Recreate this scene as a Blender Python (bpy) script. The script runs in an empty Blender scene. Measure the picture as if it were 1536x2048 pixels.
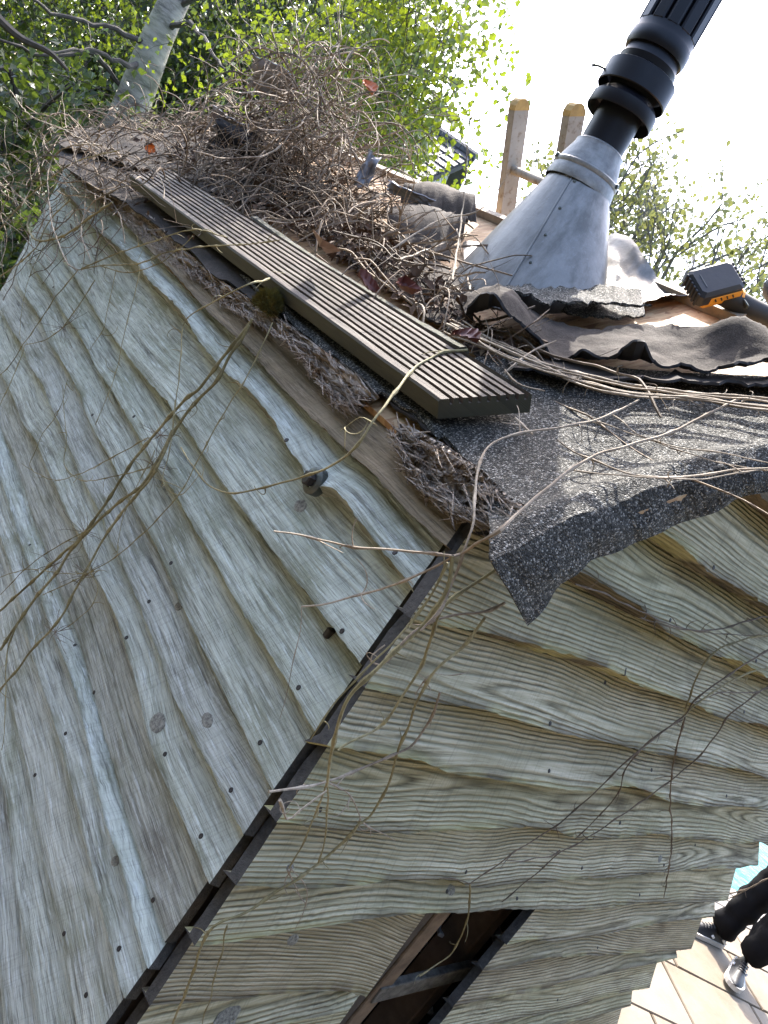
import bpy, math, random
import numpy as np
from mathutils import Vector, Matrix, noise as mn

# ------------------------------------------------------------------ camera, sky, sun, exposure
F, CX, CY = 1560.0, 768.0, 1024.0          # focal length and centre in pixels of a 1536 x 2048 frame
M = np.array([[0.6714229, 0.29831354, 0.67838065],
              [-0.48753409, -0.51160633, 0.70750935],
              [0.55812346, -0.80577168, -0.19806618]])
H = 1.8
CAM = np.array([0.0, 0.0, H])
scene = bpy.context.scene
cam_data = bpy.data.cameras.new('camera')
cam_data.sensor_width = 36
cam_data.lens = 36 * F / 2048
cam_data.clip_start = 0.02
cam_data.clip_end = 900
cam = bpy.data.objects.new('camera', cam_data)
scene.collection.objects.link(cam)
R3 = Matrix(((M[0, 0], -M[0, 1], -M[0, 2]), (M[1, 0], -M[1, 1], -M[1, 2]), (M[2, 0], -M[2, 1], -M[2, 2])))
cam.matrix_world = Matrix.Translation(Vector(CAM)) @ R3.to_4x4()
scene.camera = cam

SUN_AZ, SUN_EL = math.radians(30), math.radians(50)      # azimuth from +Y towards +X
world = bpy.data.worlds.new('World'); scene.world = world; world.use_nodes = True
wn = world.node_tree.nodes
sky = wn.new('ShaderNodeTexSky'); sky.sky_type = 'NISHITA'; sky.sun_disc = False
sky.sun_elevation = SUN_EL; sky.sun_rotation = SUN_AZ; sky.dust_density = 2.5; sky.air_density = 0.8; sky.ozone_density = 0.3
wn['Background'].inputs['Strength'].default_value = 0.15
world.node_tree.links.new(sky.outputs[0], wn['Background'].inputs[0])
sd = bpy.data.lights.new('sun', 'SUN'); sd.energy = 2.0; sd.angle = math.radians(0.5); sd.color = (1, 0.95, 0.87)
sun = bpy.data.objects.new('sun', sd); scene.collection.objects.link(sun)
sv = Vector((math.sin(SUN_AZ) * math.cos(SUN_EL), math.cos(SUN_AZ) * math.cos(SUN_EL), math.sin(SUN_EL)))
sun.rotation_euler = sv.to_track_quat('Z', 'Y').to_euler()
sun.location = (3, 6, 8)
scene.view_settings.view_transform = 'Standard'
scene.view_settings.look = 'None'
scene.view_settings.exposure = 2.85
scene.view_settings.gamma = 1

rnd = random.Random(7)
rng = np.random.default_rng(7)
COL = scene.collection

# ------------------------------------------------------------------ geometry helpers
def ray(x, y): return M @ np.array([(x - CX) / F, (y - CY) / F, 1.0])
def at(x, y, t): return CAM + ray(x, y) * t
def onax(x, y, ax, val):
    r = ray(x, y); return CAM + r * ((val - CAM[ax]) / r[ax])
SL, X0, Z0 = 0.815, 0.765, 1.72                  # roof slope: z = Z0 + SL (x - X0)
RN = np.array([-SL, 0, 1.0]); RN /= np.linalg.norm(RN)
RU = np.array([1, 0, SL]); RU /= np.linalg.norm(RU)
def onroof(x, y, h=0.0):
    r = ray(x, y); p0 = np.array([X0, 0, Z0]) + RN * h
    return CAM + r * (np.dot(p0 - CAM, RN) / np.dot(r, RN))
WX, WY = 0.751, 0.633                            # outer corner of the shed
def place(x, y, plane, off):
    if plane == 'L': return onax(x, y, 0, WX - off)
    if plane == 'R': return onax(x, y, 1, WY - off)
    if plane == 'G': return onax(x, y, 2, off)
    if plane == 'T': return at(x, y, off)
    return onroof(x, y, off)
def nz(x, y=0.0, z=0.0): return mn.noise(Vector((float(x), float(y), float(z))))
def fbm(x, y=0.0, z=0.0): return mn.fractal(Vector((float(x), float(y), float(z))), 1.0, 2.0, 4)

def link(o, parent=None):
    COL.objects.link(o)
    if parent is not None:
        o.parent = parent
        o.matrix_parent_inverse = Matrix.Translation(parent.location).inverted() if parent.type == 'EMPTY' else parent.matrix_basis.inverted()
    return o
def mesh(name, v, f, m=None, parent=None, smooth=False, uv=None, attr=None, mats=None, fm=None):
    me = bpy.data.meshes.new(name)
    me.from_pydata(np.asarray(v, dtype=np.float64).reshape(-1, 3).tolist(), [], f)
    if uv is not None:
        ul = me.uv_layers.new(name='UVMap')
        li = np.zeros(len(me.loops), dtype=np.int32); me.loops.foreach_get('vertex_index', li)
        ul.data.foreach_set('uv', np.asarray(uv, dtype=np.float32)[li].ravel())
    if attr:
        for k, a in attr.items():
            at_ = me.attributes.new(k, 'FLOAT', 'POINT'); at_.data.foreach_set('value', np.asarray(a, dtype=np.float32))
    for mm in (mats or ([m] if m else [])): me.materials.append(mm)
    if fm is not None: me.polygons.foreach_set('material_index', np.asarray(fm, dtype=np.int32))
    if smooth: me.polygons.foreach_set('use_smooth', [True] * len(me.polygons)); me.set_sharp_from_angle(angle=math.radians(38))
    me.update()
    o = bpy.data.objects.new(name, me)
    return link(o, parent)
def tag(o, label, cat=None, group=None, kind=None):
    if label: o['label'] = label
    if cat: o['category'] = cat
    if group: o['group'] = group
    if kind: o['kind'] = kind
    return o
def empty(name, loc, label=None, cat=None, group=None):
    o = bpy.data.objects.new(name, None); COL.objects.link(o); o.location = tuple(map(float, loc)); o.empty_display_size = 0.1
    return tag(o, label, cat, group)
class MB:
    def __init__(s): s.v = []; s.f = []
    def add(s, v, f):
        n = len(s.v); s.v += [tuple(p) for p in v]; s.f += [tuple([i + n for i in q]) for q in f]
    def box(s, c, ax, half, bev=0.0):
        ax = np.asarray(ax, float); c = np.asarray(c, float); half = list(half)
        if bev <= 0:
            v = [c + ax[0] * half[0] * i + ax[1] * half[1] * j + ax[2] * half[2] * k for i in (-1, 1) for j in (-1, 1) for k in (-1, 1)]
            s.add(v, [(0, 1, 3, 2), (4, 6, 7, 5), (0, 4, 5, 1), (2, 3, 7, 6), (0, 2, 6, 4), (1, 5, 7, 3)]); return
        # bevelled box: octagonal section in the first two axes, chamfered ends
        a, b, h = half
        pr = lambda q: [(-a + q, -b), (a - q, -b), (a, -b + q), (a, b - q), (a - q, b), (-a + q, b), (-a, b - q), (-a, -b + q)]
        rings = []
        for z, q, sh in ((-h, bev, bev), (-h + bev, bev, 0), (h - bev, bev, 0), (h, bev, bev)):
            aa, bb = a - sh, b - sh
            p = [(-aa + q, -bb), (aa - q, -bb), (aa, -bb + q), (aa, bb - q), (aa - q, bb), (-aa + q, bb), (-aa, bb - q), (-aa, -bb + q)]
            rings.append([c + ax[0] * x + ax[1] * y + ax[2] * z for x, y in p])
        s.loft(rings)
    def loft(s, rings, cap=True, close=True):
        n = len(rings[0]); base = len(s.v)
        for r in rings: s.v += [tuple(map(float, p)) for p in r]
        for k in range(len(rings) - 1):
            for i in range(n if close else n - 1):
                j = (i + 1) % n
                s.f.append((base + k * n + i, base + k * n + j, base + (k + 1) * n + j, base + (k + 1) * n + i))
        if cap:
            s.f.append(tuple(base + i for i in reversed(range(n)))); s.f.append(tuple(base + (len(rings) - 1) * n + i for i in range(n)))
    def tube(s, pts, rad, sides=5, cap=True):
        v, f = tube(pts, rad, sides, cap); s.add(v, f)
    def lathe(s, c, axis, prof, n=40, u=None):
        axis = np.asarray(axis, float); axis /= np.linalg.norm(axis)
        u = np.cross(axis, [0.3, 0.8, 0.1]) if u is None else u
        u = u / np.linalg.norm(u); w = np.cross(axis, u)
        rings = [[np.asarray(c) + axis * z + (u * math.cos(2 * math.pi * i / n) + w * math.sin(2 * math.pi * i / n)) * r for i in range(n)] for z, r in prof]
        s.loft(rings, cap=False)
    def build(s, name, m, parent=None, smooth=False, **k): return mesh(name, s.v, s.f, m, parent, smooth, **k)
def tube(pts, rad, sides=5, cap=True):
    P = np.asarray(pts, float); n = len(P)
    rad = np.full(n, rad, float) if np.isscalar(rad) else np.asarray(rad, float)
    T = np.gradient(P, axis=0); T /= np.linalg.norm(T, axis=1)[:, None] + 1e-12
    u = np.cross(T[0], [0.31, 0.17, 0.93]); u /= np.linalg.norm(u) + 1e-12
    v = np.zeros((n, sides, 3)); a = np.arange(sides) * 2 * math.pi / sides; ca, sa = np.cos(a), np.sin(a)
    for i in range(n):
        u = u - T[i] * np.dot(u, T[i]); u /= np.linalg.norm(u) + 1e-12
        w = np.cross(T[i], u)
        v[i] = P[i] + rad[i] * (ca[:, None] * u + sa[:, None] * w)
    f = []
    for i in range(n - 1):
        for j in range(sides):
            k = (j + 1) % sides
            f.append((i * sides + j, i * sides + k, (i + 1) * sides + k, (i + 1) * sides + j))
    if cap:
        f.append(tuple(range(sides - 1, -1, -1))); f.append(tuple((n - 1) * sides + j for j in range(sides)))
    return v.reshape(-1, 3), f
def smooth_path(P, per=6):
    P = np.asarray(P, float)
    Q = np.vstack([2 * P[0] - P[1], P, 2 * P[-1] - P[-2]]); out = []
    for i in range(1, len(Q) - 2):
        a, b, c, d = Q[i - 1], Q[i], Q[i + 1], Q[i + 2]
        for t in np.arange(per) / per:
            out.append(0.5 * (2 * b + (c - a) * t + (2 * a - 5 * b + 4 * c - d) * t * t + (3 * b - a - 3 * c + d) * t ** 3))
    out.append(P[-1]); return np.array(out)
def polyat(P, u):
    P = np.asarray(P, float); d = np.concatenate([[0], np.cumsum(np.linalg.norm(np.diff(P, axis=0), axis=1))]); d /= d[-1]
    return np.array([np.interp(u, d, P[:, k]) for k in range(P.shape[1])])

# ------------------------------------------------------------------ materials
class NT:
    def __init__(s, name):
        s.m = bpy.data.materials.new(name); s.m.use_nodes = True; s.t = s.m.node_tree; s.b = s.t.nodes['Principled BSDF']; s.out = s.t.nodes['Material Output']
    def n(s, t, **k):
        o = s.t.nodes.new('ShaderNode' + t)
        for a, b in k.items(): setattr(o, a, b)
        return o
    def l(s, a, b): s.t.links.new(a, b)
    def val(s, sock, v):
        if hasattr(v, 'is_linked') or isinstance(v, bpy.types.NodeSocket): s.l(v, sock)
        else: sock.default_value = v
    def math(s, op, a, b=0.0, c=None):
        o = s.n('Math', operation=op); s.val(o.inputs[0], a); s.val(o.inputs[1], b)
        if c is not None: s.val(o.inputs[2], c)
        return o.outputs[0]
    def xyz(s, x, y, z=0.0):
        o = s.n('CombineXYZ'); s.val(o.inputs[0], x); s.val(o.inputs[1], y); s.val(o.inputs[2], z); return o.outputs[0]
    def noise(s, vec, scale=1.0, detail=4.0, rough=0.6, dist=0.0):
        o = s.n('TexNoise'); s.l(vec, o.inputs['Vector']); o.inputs['Scale'].default_value = scale; o.inputs['Detail'].default_value = detail
        o.inputs['Roughness'].default_value = rough; o.inputs['Distortion'].default_value = dist; return o.outputs[0]
    def ramp(s, fac, stops):
        o = s.n('ValToRGB'); s.l(fac, o.inputs[0]); e = o.color_ramp.elements
        while len(e) < len(stops): e.new(0.5)
        for q, (p, c) in zip(e, stops):
            q.position = p; q.color = (c, c, c, 1) if np.isscalar(c) else (*c, 1)
        return o.outputs[0]
    def mix(s, fac, a, b, mode='MIX'):
        o = s.n('Mix', data_type='RGBA', blend_type=mode)
        s.val(o.inputs[0], fac)
        for k, v in ((6, a), (7, b)):
            if isinstance(v, tuple): o.inputs[k].default_value = (*v, 1)
            else: s.l(v, o.inputs[k])
        return o.outputs[2]
    def obj(s): return s.n('TexCoord').outputs['Object']
    def uv(s):
        o = s.n('SeparateXYZ'); s.l(s.n('TexCoord').outputs['UV'], o.inputs[0]); return o.outputs[0], o.outputs[1]
    def rand(s, k=1.0): return s.math('MULTIPLY', s.n('ObjectInfo').outputs['Random'], k)
    def bump(s, h, strength=0.5, dist=0.002):
        o = s.n('Bump'); o.inputs['Strength'].default_value = strength; o.inputs['Distance'].default_value = dist; s.l(h, o.inputs['Height'])
        s.l(o.outputs[0], s.b.inputs['Normal'])
    def base(s, c): s.val(s.b.inputs['Base Color'], (*c, 1) if isinstance(c, tuple) else c)
    def set(s, **k):
        for a, b in k.items(): s.val(s.b.inputs[a.replace('_', ' ')], b)
        return s
def simple(name, col, rough=0.6, metal=0.0, var=0.25, scale=30.0, bump=0.0, spec=0.5):
    t = NT(name); o = t.obj(); n = t.noise(o, scale, 5)
    d = tuple(c * (1 - var) for c in col); e = tuple(min(1, c * (1 + var)) for c in col)
    t.base(t.ramp(n, [(0.3, d), (0.7, e)])); t.set(Roughness=rough, Metallic=metal, Specular_IOR_Level=spec)
    if bump: t.bump(t.noise(o, scale * 3, 4), bump, 0.003)
    return t.m
def mat_grey_board(name='weathered_grey_board', tint=None):
    t = NT(name); s, v = t.uv(); r = t.rand(53.0); r2 = t.rand(17.0)
    so = t.math('ADD', s, r)
    fib = t.noise(t.xyz(t.math('MULTIPLY', so, 5), t.math('MULTIPLY', v, 120), r), 1, 6, 0.7)
    fib2 = t.noise(t.xyz(t.math('MULTIPLY', so, 16), t.math('MULTIPLY', v, 190), r), 1, 4, 0.65)
    fib3 = t.noise(t.xyz(t.math('MULTIPLY', so, 22), t.math('MULTIPLY', v, 620), r), 1, 3, 0.6)
    saw = t.noise(t.xyz(t.math('MULTIPLY', t.math('ADD', so, t.math('MULTIPLY', v, 0.35)), 330), t.math('MULTIPLY', v, 14), r2), 1, 2, 0.5)
    blo = t.noise(t.xyz(t.math('MULTIPLY', so, 3.2), t.math('MULTIPLY', v, 11), r2), 1, 5, 0.6)
    blo2 = t.noise(t.xyz(t.math('MULTIPLY', so, 5.5), t.math('MULTIPLY', v, 16), t.math('ADD', r2, 9.0)), 1, 4, 0.6)
    c = t.ramp(fib, [(0.31, (0.085, 0.085, 0.074)), (0.44, (0.375, 0.395, 0.352)), (0.60, (0.62, 0.655, 0.595))])
    c = t.mix(t.ramp(blo, [(0.46, 0.0), (0.66, 0.6)]), c, (0.52, 0.555, 0.51))
    c = t.mix(t.ramp(blo2, [(0.5, 0.0), (0.72, 0.62)]), c, (0.19, 0.205, 0.12))
    c = t.mix(t.ramp(blo, [(0.28, 0.55), (0.42, 0.0)]), c, (0.16, 0.145, 0.125))
    c = t.mix(t.ramp(fib2, [(0.54, 0.0), (0.68, 0.85)]), c, (0.68, 0.73, 0.72))
    c = t.mix(t.ramp(fib3, [(0.36, 0.5), (0.48, 0.0)]), c, (0.10, 0.10, 0.088))
    c = t.mix(t.ramp(saw, [(0.36, 0.16), (0.46, 0.0)]), c, (0.12, 0.118, 0.108))
    c = t.mix(0.55, c, t.ramp(t.n('ObjectInfo').outputs['Random'], [(0.0, (0.62, 0.61, 0.58)), (0.35, (1.0, 1.0, 1.0)), (0.7, (0.86, 0.92, 0.82)), (1.0, (1.0, 0.98, 0.94))]), 'MULTIPLY')
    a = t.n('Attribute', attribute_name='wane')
    c = t.mix(t.math('MULTIPLY', a.outputs['Fac'], t.ramp(blo2, [(0.36, 0.2), (0.6, 0.9)])), c, (0.10, 0.098, 0.052))  # dark green-brown wane rim, also standing for the lap shadow line
    if tint: c = t.mix(1.0, c, tint, 'MULTIPLY')
    t.base(c); t.set(Roughness=0.82, Specular_IOR_Level=0.25)
    hh = t.math('ADD', fib, t.math('MULTIPLY', fib2, 0.35)); hh = t.math('ADD', hh, t.math('MULTIPLY', saw, 0.10))
    t.bump(hh, 0.9, 0.006); return t.m
def mat_green_board():
    t = NT('weathered_ringed_board'); s, v = t.uv(); r = t.rand(31.0)
    so = t.math('ADD', s, r)
    w1 = t.noise(t.xyz(t.math('MULTIPLY', so, 0.8), t.math('MULTIPLY', v, 1.2), r), 1, 1.0, 0.4)
    w2 = t.noise(t.xyz(t.math('MULTIPLY', so, 4), t.math('MULTIPLY', v, 7), r), 1, 3, 0.5)
    vc = t.math('ADD', t.math('SUBTRACT', v, t.math('MULTIPLY', t.n('ObjectInfo').outputs['Random'], 0.10)), t.math('MULTIPLY', t.math('SUBTRACT', w2, 0.5), 0.016))
    dp = t.math('MULTIPLY', t.math('SUBTRACT', w1, 0.40), 0.13)
    rad = t.math('SQRT', t.math('ADD', t.math('MULTIPLY', vc, vc), t.math('MULTIPLY', dp, dp)))
    fine = t.noise(t.xyz(t.math('MULTIPLY', so, 10), t.math('MULTIPLY', v, 260), r), 1, 4, 0.6)
    ring = t.math('FRACT', t.math('MULTIPLY', t.math('ADD', rad, t.math('MULTIPLY', fine, 0.0028)), 165.0))
    fine = t.noise(t.xyz(t.math('MULTIPLY', so, 10), t.math('MULTIPLY', v, 260), r), 1, 4, 0.6)
    saw = t.noise(t.xyz(t.math('MULTIPLY', t.math('ADD', so, t.math('MULTIPLY', v, -0.4)), 240), t.math('MULTIPLY', v, 8), r), 1, 2, 0.5)
    blo = t.noise(t.xyz(t.math('MULTIPLY', so, 3), t.math('MULTIPLY', v, 9), r), 1, 5, 0.6)
    rc = t.ramp(ring, [(0.0, 0.0), (0.35, 0.75), (0.72, 1.0), (0.9, 0.25), (1.0, 0.0)])
    ringf = t.math('ADD', t.math('MULTIPLY', rc, 0.31), t.math('MULTIPLY', fine, 0.70))
    c = t.ramp(ringf, [(0.26, (0.09, 0.078, 0.05)), (0.50, (0.39, 0.355, 0.24)), (0.76, (0.72, 0.67, 0.51))])
    c = t.mix(t.ramp(blo, [(0.45, 0.0), (0.68, 0.55)]), c, (0.29, 0.275, 0.17))
    c = t.mix(t.ramp(blo, [(0.27, 0.8), (0.45, 0.0)]), c, (0.095, 0.076, 0.055))
    c = t.mix(t.ramp(saw, [(0.34, 0.22), (0.46, 0.0)]), c, (0.13, 0.125, 0.10))
    c = t.mix(0.7, c, t.ramp(t.n('ObjectInfo').outputs['Random'], [(0.0, (0.66, 0.62, 0.56)), (0.35, (1.0, 1.0, 1.0)), (0.7, (0.84, 0.86, 0.76)), (1.0, (1.0, 0.96, 0.9))]), 'MULTIPLY')
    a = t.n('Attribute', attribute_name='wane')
    c = t.mix(t.math('MULTIPLY', a.outputs['Fac'], t.ramp(blo, [(0.30, 0.55), (0.5, 0.95)])), c, t.mix(t.ramp(t.noise(t.xyz(t.math('MULTIPLY', so, 3.4), 2.0, r), 1, 4, 0.6), [(0.50, 1.0), (0.57, 0.0)]), t.ramp(fine, [(0.3, (0.22, 0.21, 0.085)), (0.7, (0.45, 0.43, 0.22))]), t.ramp(fine, [(0.35, (0.022, 0.016, 0.011)), (0.7, (0.10, 0.075, 0.05))])))  # bark remnants on the wane, made commoner to stand for lap shadow lines
    t.base(c); t.set(Roughness=0.85, Specular_IOR_Level=0.2)
    t.bump(t.math('ADD', t.math('MULTIPLY', rc, 0.6), t.math('ADD', t.math('MULTIPLY', fine, 0.45), t.math('MULTIPLY', saw, 0.12))), 0.8, 0.004); return t.m
def mat_felt():
    t = NT('mineral_felt'); o = t.obj()
    v = t.n('TexVoronoi'); t.l(o, v.inputs['Vector']); v.inputs['Scale'].default_value = 480
    sep = t.n('SeparateColor'); t.l(v.outputs['Color'], sep.inputs[0])
    c = t.ramp(sep.outputs[0], [(0.0, (0.008, 0.0078, 0.0065)), (0.5, (0.034, 0.0325, 0.027)), (0.8, (0.105, 0.10, 0.086)), (1.0, (0.42, 0.395, 0.345))])
    n = t.noise(o, 9, 4); c = t.mix(t.ramp(n, [(0.35, 0.0), (0.7, 0.3)]), c, (0.030, 0.030, 0.028))
    t.base(c); t.set(Roughness=t.math('ADD', t.math('MULTIPLY', sep.outputs[1], 0.35), 0.6), Specular_IOR_Level=0.28)
    hgt = t.math('ADD', t.math('MULTIPLY', sep.outputs[2], 0.9), t.math('MULTIPLY', v.outputs['Distance'], -1.2))
    t.bump(hgt, 0.9, 0.002); return t.m
def mat_underlay():
    t = NT('torn_underlay_felt'); o = t.obj()
    n = t.noise(o, 14, 6, 0.65); f = t.noise(o, 420, 3)
    c = t.ramp(n, [(0.3, (0.018, 0.015, 0.013)), (0.55, (0.05, 0.04, 0.033)), (0.75, (0.09, 0.074, 0.062))])
    c = t.mix(t.ramp(f, [(0.5, 0.0), (0.8, 0.5)]), c, (0.13, 0.115, 0.10))
    g = t.n('NewGeometry'); c = t.mix(g.outputs['Backfacing'], c, (0.012, 0.012, 0.013))
    t.base(c); t.set(Roughness=0.85, Specular_IOR_Level=0.15); t.bump(t.math('ADD', t.math('ADD', n, t.math('MULTIPLY', f, 0.25)), t.math('MULTIPLY', t.noise(o, 70, 5, 0.7), 0.6)), 0.6, 0.005); return t.m
def mat_osb():
    t = NT('osb_sheathing'); o = t.obj(); mp = None; cs = []
    for k, (rot, sx, sy) in enumerate(((0.4, 28, 120), (-0.7, 24, 110), (1.5, 30, 100))):
        q = t.n('Mapping'); t.l(o, q.inputs[0]); q.inputs['Rotation'].default_value = (0.68 * 0, 0, rot); q.inputs['Scale'].default_value = (sx, sy, sx)
        v = t.n('TexVoronoi'); t.l(q.outputs[0], v.inputs['Vector']); v.inputs['Scale'].default_value = 1.0; v.inputs['Randomness'].default_value = 1
        sp = t.n('SeparateColor'); t.l(v.outputs['Color'], sp.inputs[0]); cs.append(sp.outputs[0])
    sel = t.math('FRACT', t.math('MULTIPLY', t.math('ADD', cs[0], cs[1]), 3.3))
    m_ = t.math('MULTIPLY', t.math('ADD', t.math('MULTIPLY', cs[1], sel), t.math('MULTIPLY', cs[2], t.math('SUBTRACT', 1.0, sel))), 1.0)
    c = t.ramp(m_, [(0.0, (0.14, 0.065, 0.028)), (0.3, (0.31, 0.175, 0.08)), (0.65, (0.40, 0.255, 0.128)), (1.0, (0.48, 0.34, 0.195))])
    t.base(c); t.set(Roughness=0.7); t.bump(m_, 0.3, 0.003); return t.m
def mat_leaf(name, c1, c2, trans, scale=1.5):
    t = NT(name); o = t.obj(); n = t.noise(o, scale, 4); w = t.n('TexWhiteNoise', noise_dimensions='3D'); q = t.n('VectorMath', operation='SNAP')
    t.l(o, q.inputs[0]); q.inputs[1].default_value = (0.06, 0.06, 0.06); t.l(q.outputs[0], w.inputs['Vector'])
    f = t.math('ADD', t.math('MULTIPLY', n, 0.5), t.math('MULTIPLY', w.outputs['Value'], 0.5))
    c = t.ramp(f, [(0.25, c1), (0.75, c2)]); t.base(c); t.set(Roughness=0.45, Specular_IOR_Level=0.45)
    tr = t.n('BsdfTranslucent'); t.l(t.mix(0.75, c, tuple(min(1, x) for x in trans)), tr.inputs[0])
    mx = t.n('MixShader'); mx.inputs[0].default_value = 0.33; t.l(t.b.outputs[0], mx.inputs[1]); t.l(tr.outputs[0], mx.inputs[2]); t.l(mx.outputs[0], t.out.inputs[0])
    return t.m
def mat_vine(name, c1, c2, c3):
    t = NT(name); o = t.obj(); n = t.noise(o, 9, 4); f = t.noise(o, 160, 3)
    c = t.ramp(n, [(0.32, c1), (0.5, c2), (0.7, c3)]); c = t.mix(t.ramp(f, [(0.35, 0.45), (0.55, 0.0)]), c, (0.07, 0.05, 0.035))
    t.base(c); t.set(Roughness=0.75, Specular_IOR_Level=0.25); t.bump(f, 0.5, 0.001); return t.m
def mat_birch():
    t = NT('birch_bark'); o = t.obj(); q = t.n('Mapping'); t.l(o, q.inputs[0]); q.inputs['Scale'].default_value = (2.5, 2.5, 9)
    n = t.noise(q.outputs[0], 1.2, 6, 0.7); b = t.noise(o, 2.2, 3)
    c = t.ramp(n, [(0.40, (0.035, 0.03, 0.024)), (0.52, (0.22, 0.195, 0.15)), (0.72, (0.36, 0.325, 0.255))])
    c = t.mix(t.ramp(b, [(0.45, 0.0), (0.7, 0.6)]), c, (0.16, 0.17, 0.07)); t.base(c); t.set(Roughness=0.8); t.bump(n, 0.6, 0.02); return t.m
def mat_deck():
    t = NT('grooved_decking'); s, v = t.uv(); fib = t.noise(t.xyz(t.math('MULTIPLY', s, 12), t.math('MULTIPLY', v, 500)), 1, 5, 0.6); b = t.noise(t.xyz(t.math('MULTIPLY', s, 4), t.math('MULTIPLY', v, 20)), 1, 4)
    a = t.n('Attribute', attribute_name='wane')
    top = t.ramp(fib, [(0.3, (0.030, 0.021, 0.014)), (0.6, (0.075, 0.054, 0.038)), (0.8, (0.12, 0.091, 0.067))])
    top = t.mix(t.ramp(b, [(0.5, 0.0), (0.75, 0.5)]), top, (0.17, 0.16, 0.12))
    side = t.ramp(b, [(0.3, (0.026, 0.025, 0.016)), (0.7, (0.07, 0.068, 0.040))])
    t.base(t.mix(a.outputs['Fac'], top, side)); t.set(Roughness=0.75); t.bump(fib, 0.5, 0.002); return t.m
def mat_slab():
    t = NT('sandstone_slab'); o = t.obj(); n = t.noise(o, 5, 6, 0.65); r = t.n('ObjectInfo').outputs['Random']; f = t.noise(o, 90, 4)
    c = t.ramp(n, [(0.3, (0.115, 0.078, 0.042)), (0.52, (0.155, 0.12, 0.08)), (0.72, (0.175, 0.148, 0.11))])
    c = t.mix(t.math('MULTIPLY', r, 0.5), c, (0.165, 0.148, 0.12)); c = t.mix(t.ramp(f, [(0.55, 0.0), (0.8, 0.5)]), c, (0.25, 0.2, 0.14))
    t.base(c); t.set(Roughness=0.75); t.bump(t.math('ADD', n, t.math('MULTIPLY', f, 0.3)), 0.4, 0.006); return t.m
GREY, GREEN, FELT, UNDER, OSB = mat_grey_board(), mat_green_board(), mat_felt(), mat_underlay(), mat_osb()
BROWNB = mat_grey_board('brown_top_board', (0.50, 0.36, 0.26))
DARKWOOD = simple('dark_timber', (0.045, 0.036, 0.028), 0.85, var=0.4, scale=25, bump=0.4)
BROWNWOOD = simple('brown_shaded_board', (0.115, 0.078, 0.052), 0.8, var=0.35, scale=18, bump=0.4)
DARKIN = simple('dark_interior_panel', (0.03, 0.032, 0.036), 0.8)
VINE = mat_vine('dry_vine', (0.11, 0.072, 0.045), (0.25, 0.185, 0.125), (0.42, 0.34, 0.25))
VINE_PALE = mat_vine('pale_straw_vine', (0.17, 0.125, 0.08), (0.32, 0.26, 0.19), (0.46, 0.39, 0.30))
VINE_OLIVE = mat_vine('olive_vine', (0.14, 0.12, 0.055), (0.27, 0.235, 0.12), (0.40, 0.35, 0.20))
VINE_DARK = mat_vine('dark_vine', (0.06, 0.045, 0.03), (0.13, 0.10, 0.07), (0.24, 0.19, 0.14))
DECK = mat_deck(); SLAB = mat_slab()
def mat_bark():
    t = NT('rotten_fibre'); o = t.obj(); wv = t.n('VectorMath', operation='ADD'); t.l(o, wv.inputs[0]); dn = t.n('TexNoise'); t.l(o, dn.inputs['Vector']); dn.inputs['Scale'].default_value = 26
    sc_ = t.n('VectorMath', operation='SCALE'); t.l(dn.outputs['Color'], sc_.inputs[0]); sc_.inputs['Scale'].default_value = 0.035; t.l(sc_.outputs[0], wv.inputs[1])
    q = t.n('Mapping'); t.l(wv.outputs[0], q.inputs[0]); q.inputs['Scale'].default_value = (60, 26, 330); f = t.noise(q.outputs[0], 1.0, 5, 0.65); n = t.noise(o, 18, 4)
    c = t.ramp(f, [(0.36, (0.05, 0.038, 0.028)), (0.48, (0.33, 0.275, 0.22)), (0.64, (0.60, 0.53, 0.45))]); c = t.mix(t.ramp(n, [(0.42, 0.0), (0.65, 0.5)]), c, (0.20, 0.14, 0.10))
    t.base(c); t.set(Roughness=0.9, Specular_IOR_Level=0.15); t.bump(f, 1.0, 0.012); return t.m
BARK = mat_bark()
NAIL = simple('rusty_nail', (0.03, 0.026, 0.024), 0.6, 0.3, bump=0.3)
BOLT = simple('weathered_bolt', (0.10, 0.11, 0.10), 0.5, 0.7, scale=80, bump=0.4)
KNOT = simple('knot_wood', (0.24, 0.235, 0.20), 0.85, var=0.6, scale=220, bump=1.0)
MOSS = simple('moss', (0.075, 0.065, 0.010), 0.9, var=0.5, scale=60)
BLACKP = simple('black_flue_enamel', (0.006, 0.006, 0.009), 0.42, 0.0, var=0.3, scale=12, bump=0.03, spec=0.25)
def mat_alu():
    t = NT('weathered_aluminium'); o = t.obj(); n = t.noise(o, 10, 6, 0.7); f = t.noise(o, 190, 3)
    c = t.ramp(n, [(0.35, (0.16, 0.152, 0.138)), (0.7, (0.25, 0.24, 0.222))]); c = t.mix(t.ramp(f, [(0.58, 0.0), (0.75, 0.45)]), c, (0.26, 0.26, 0.26))
    q2 = t.n('Mapping'); t.l(o, q2.inputs[0]); q2.inputs['Scale'].default_value = (28, 28, 2.2); st = t.noise(q2.outputs[0], 1.0, 5, 0.65); c = t.mix(t.ramp(st, [(0.44, 0.0), (0.64, 0.75)]), c, (0.10, 0.096, 0.086))
    t.base(c); t.set(Metallic=0.8, Roughness=t.math('ADD', t.math('MULTIPLY', n, 0.3), 0.3)); t.bump(t.math('ADD', n, t.math('MULTIPLY', f, 0.15)), 0.22, 0.006); return t.m
ALU = mat_alu()
LEAD = simple('grey_flashing_sheet', (0.23, 0.228, 0.218), 0.5, 0.35, var=0.35, scale=38, bump=0.25)

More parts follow.
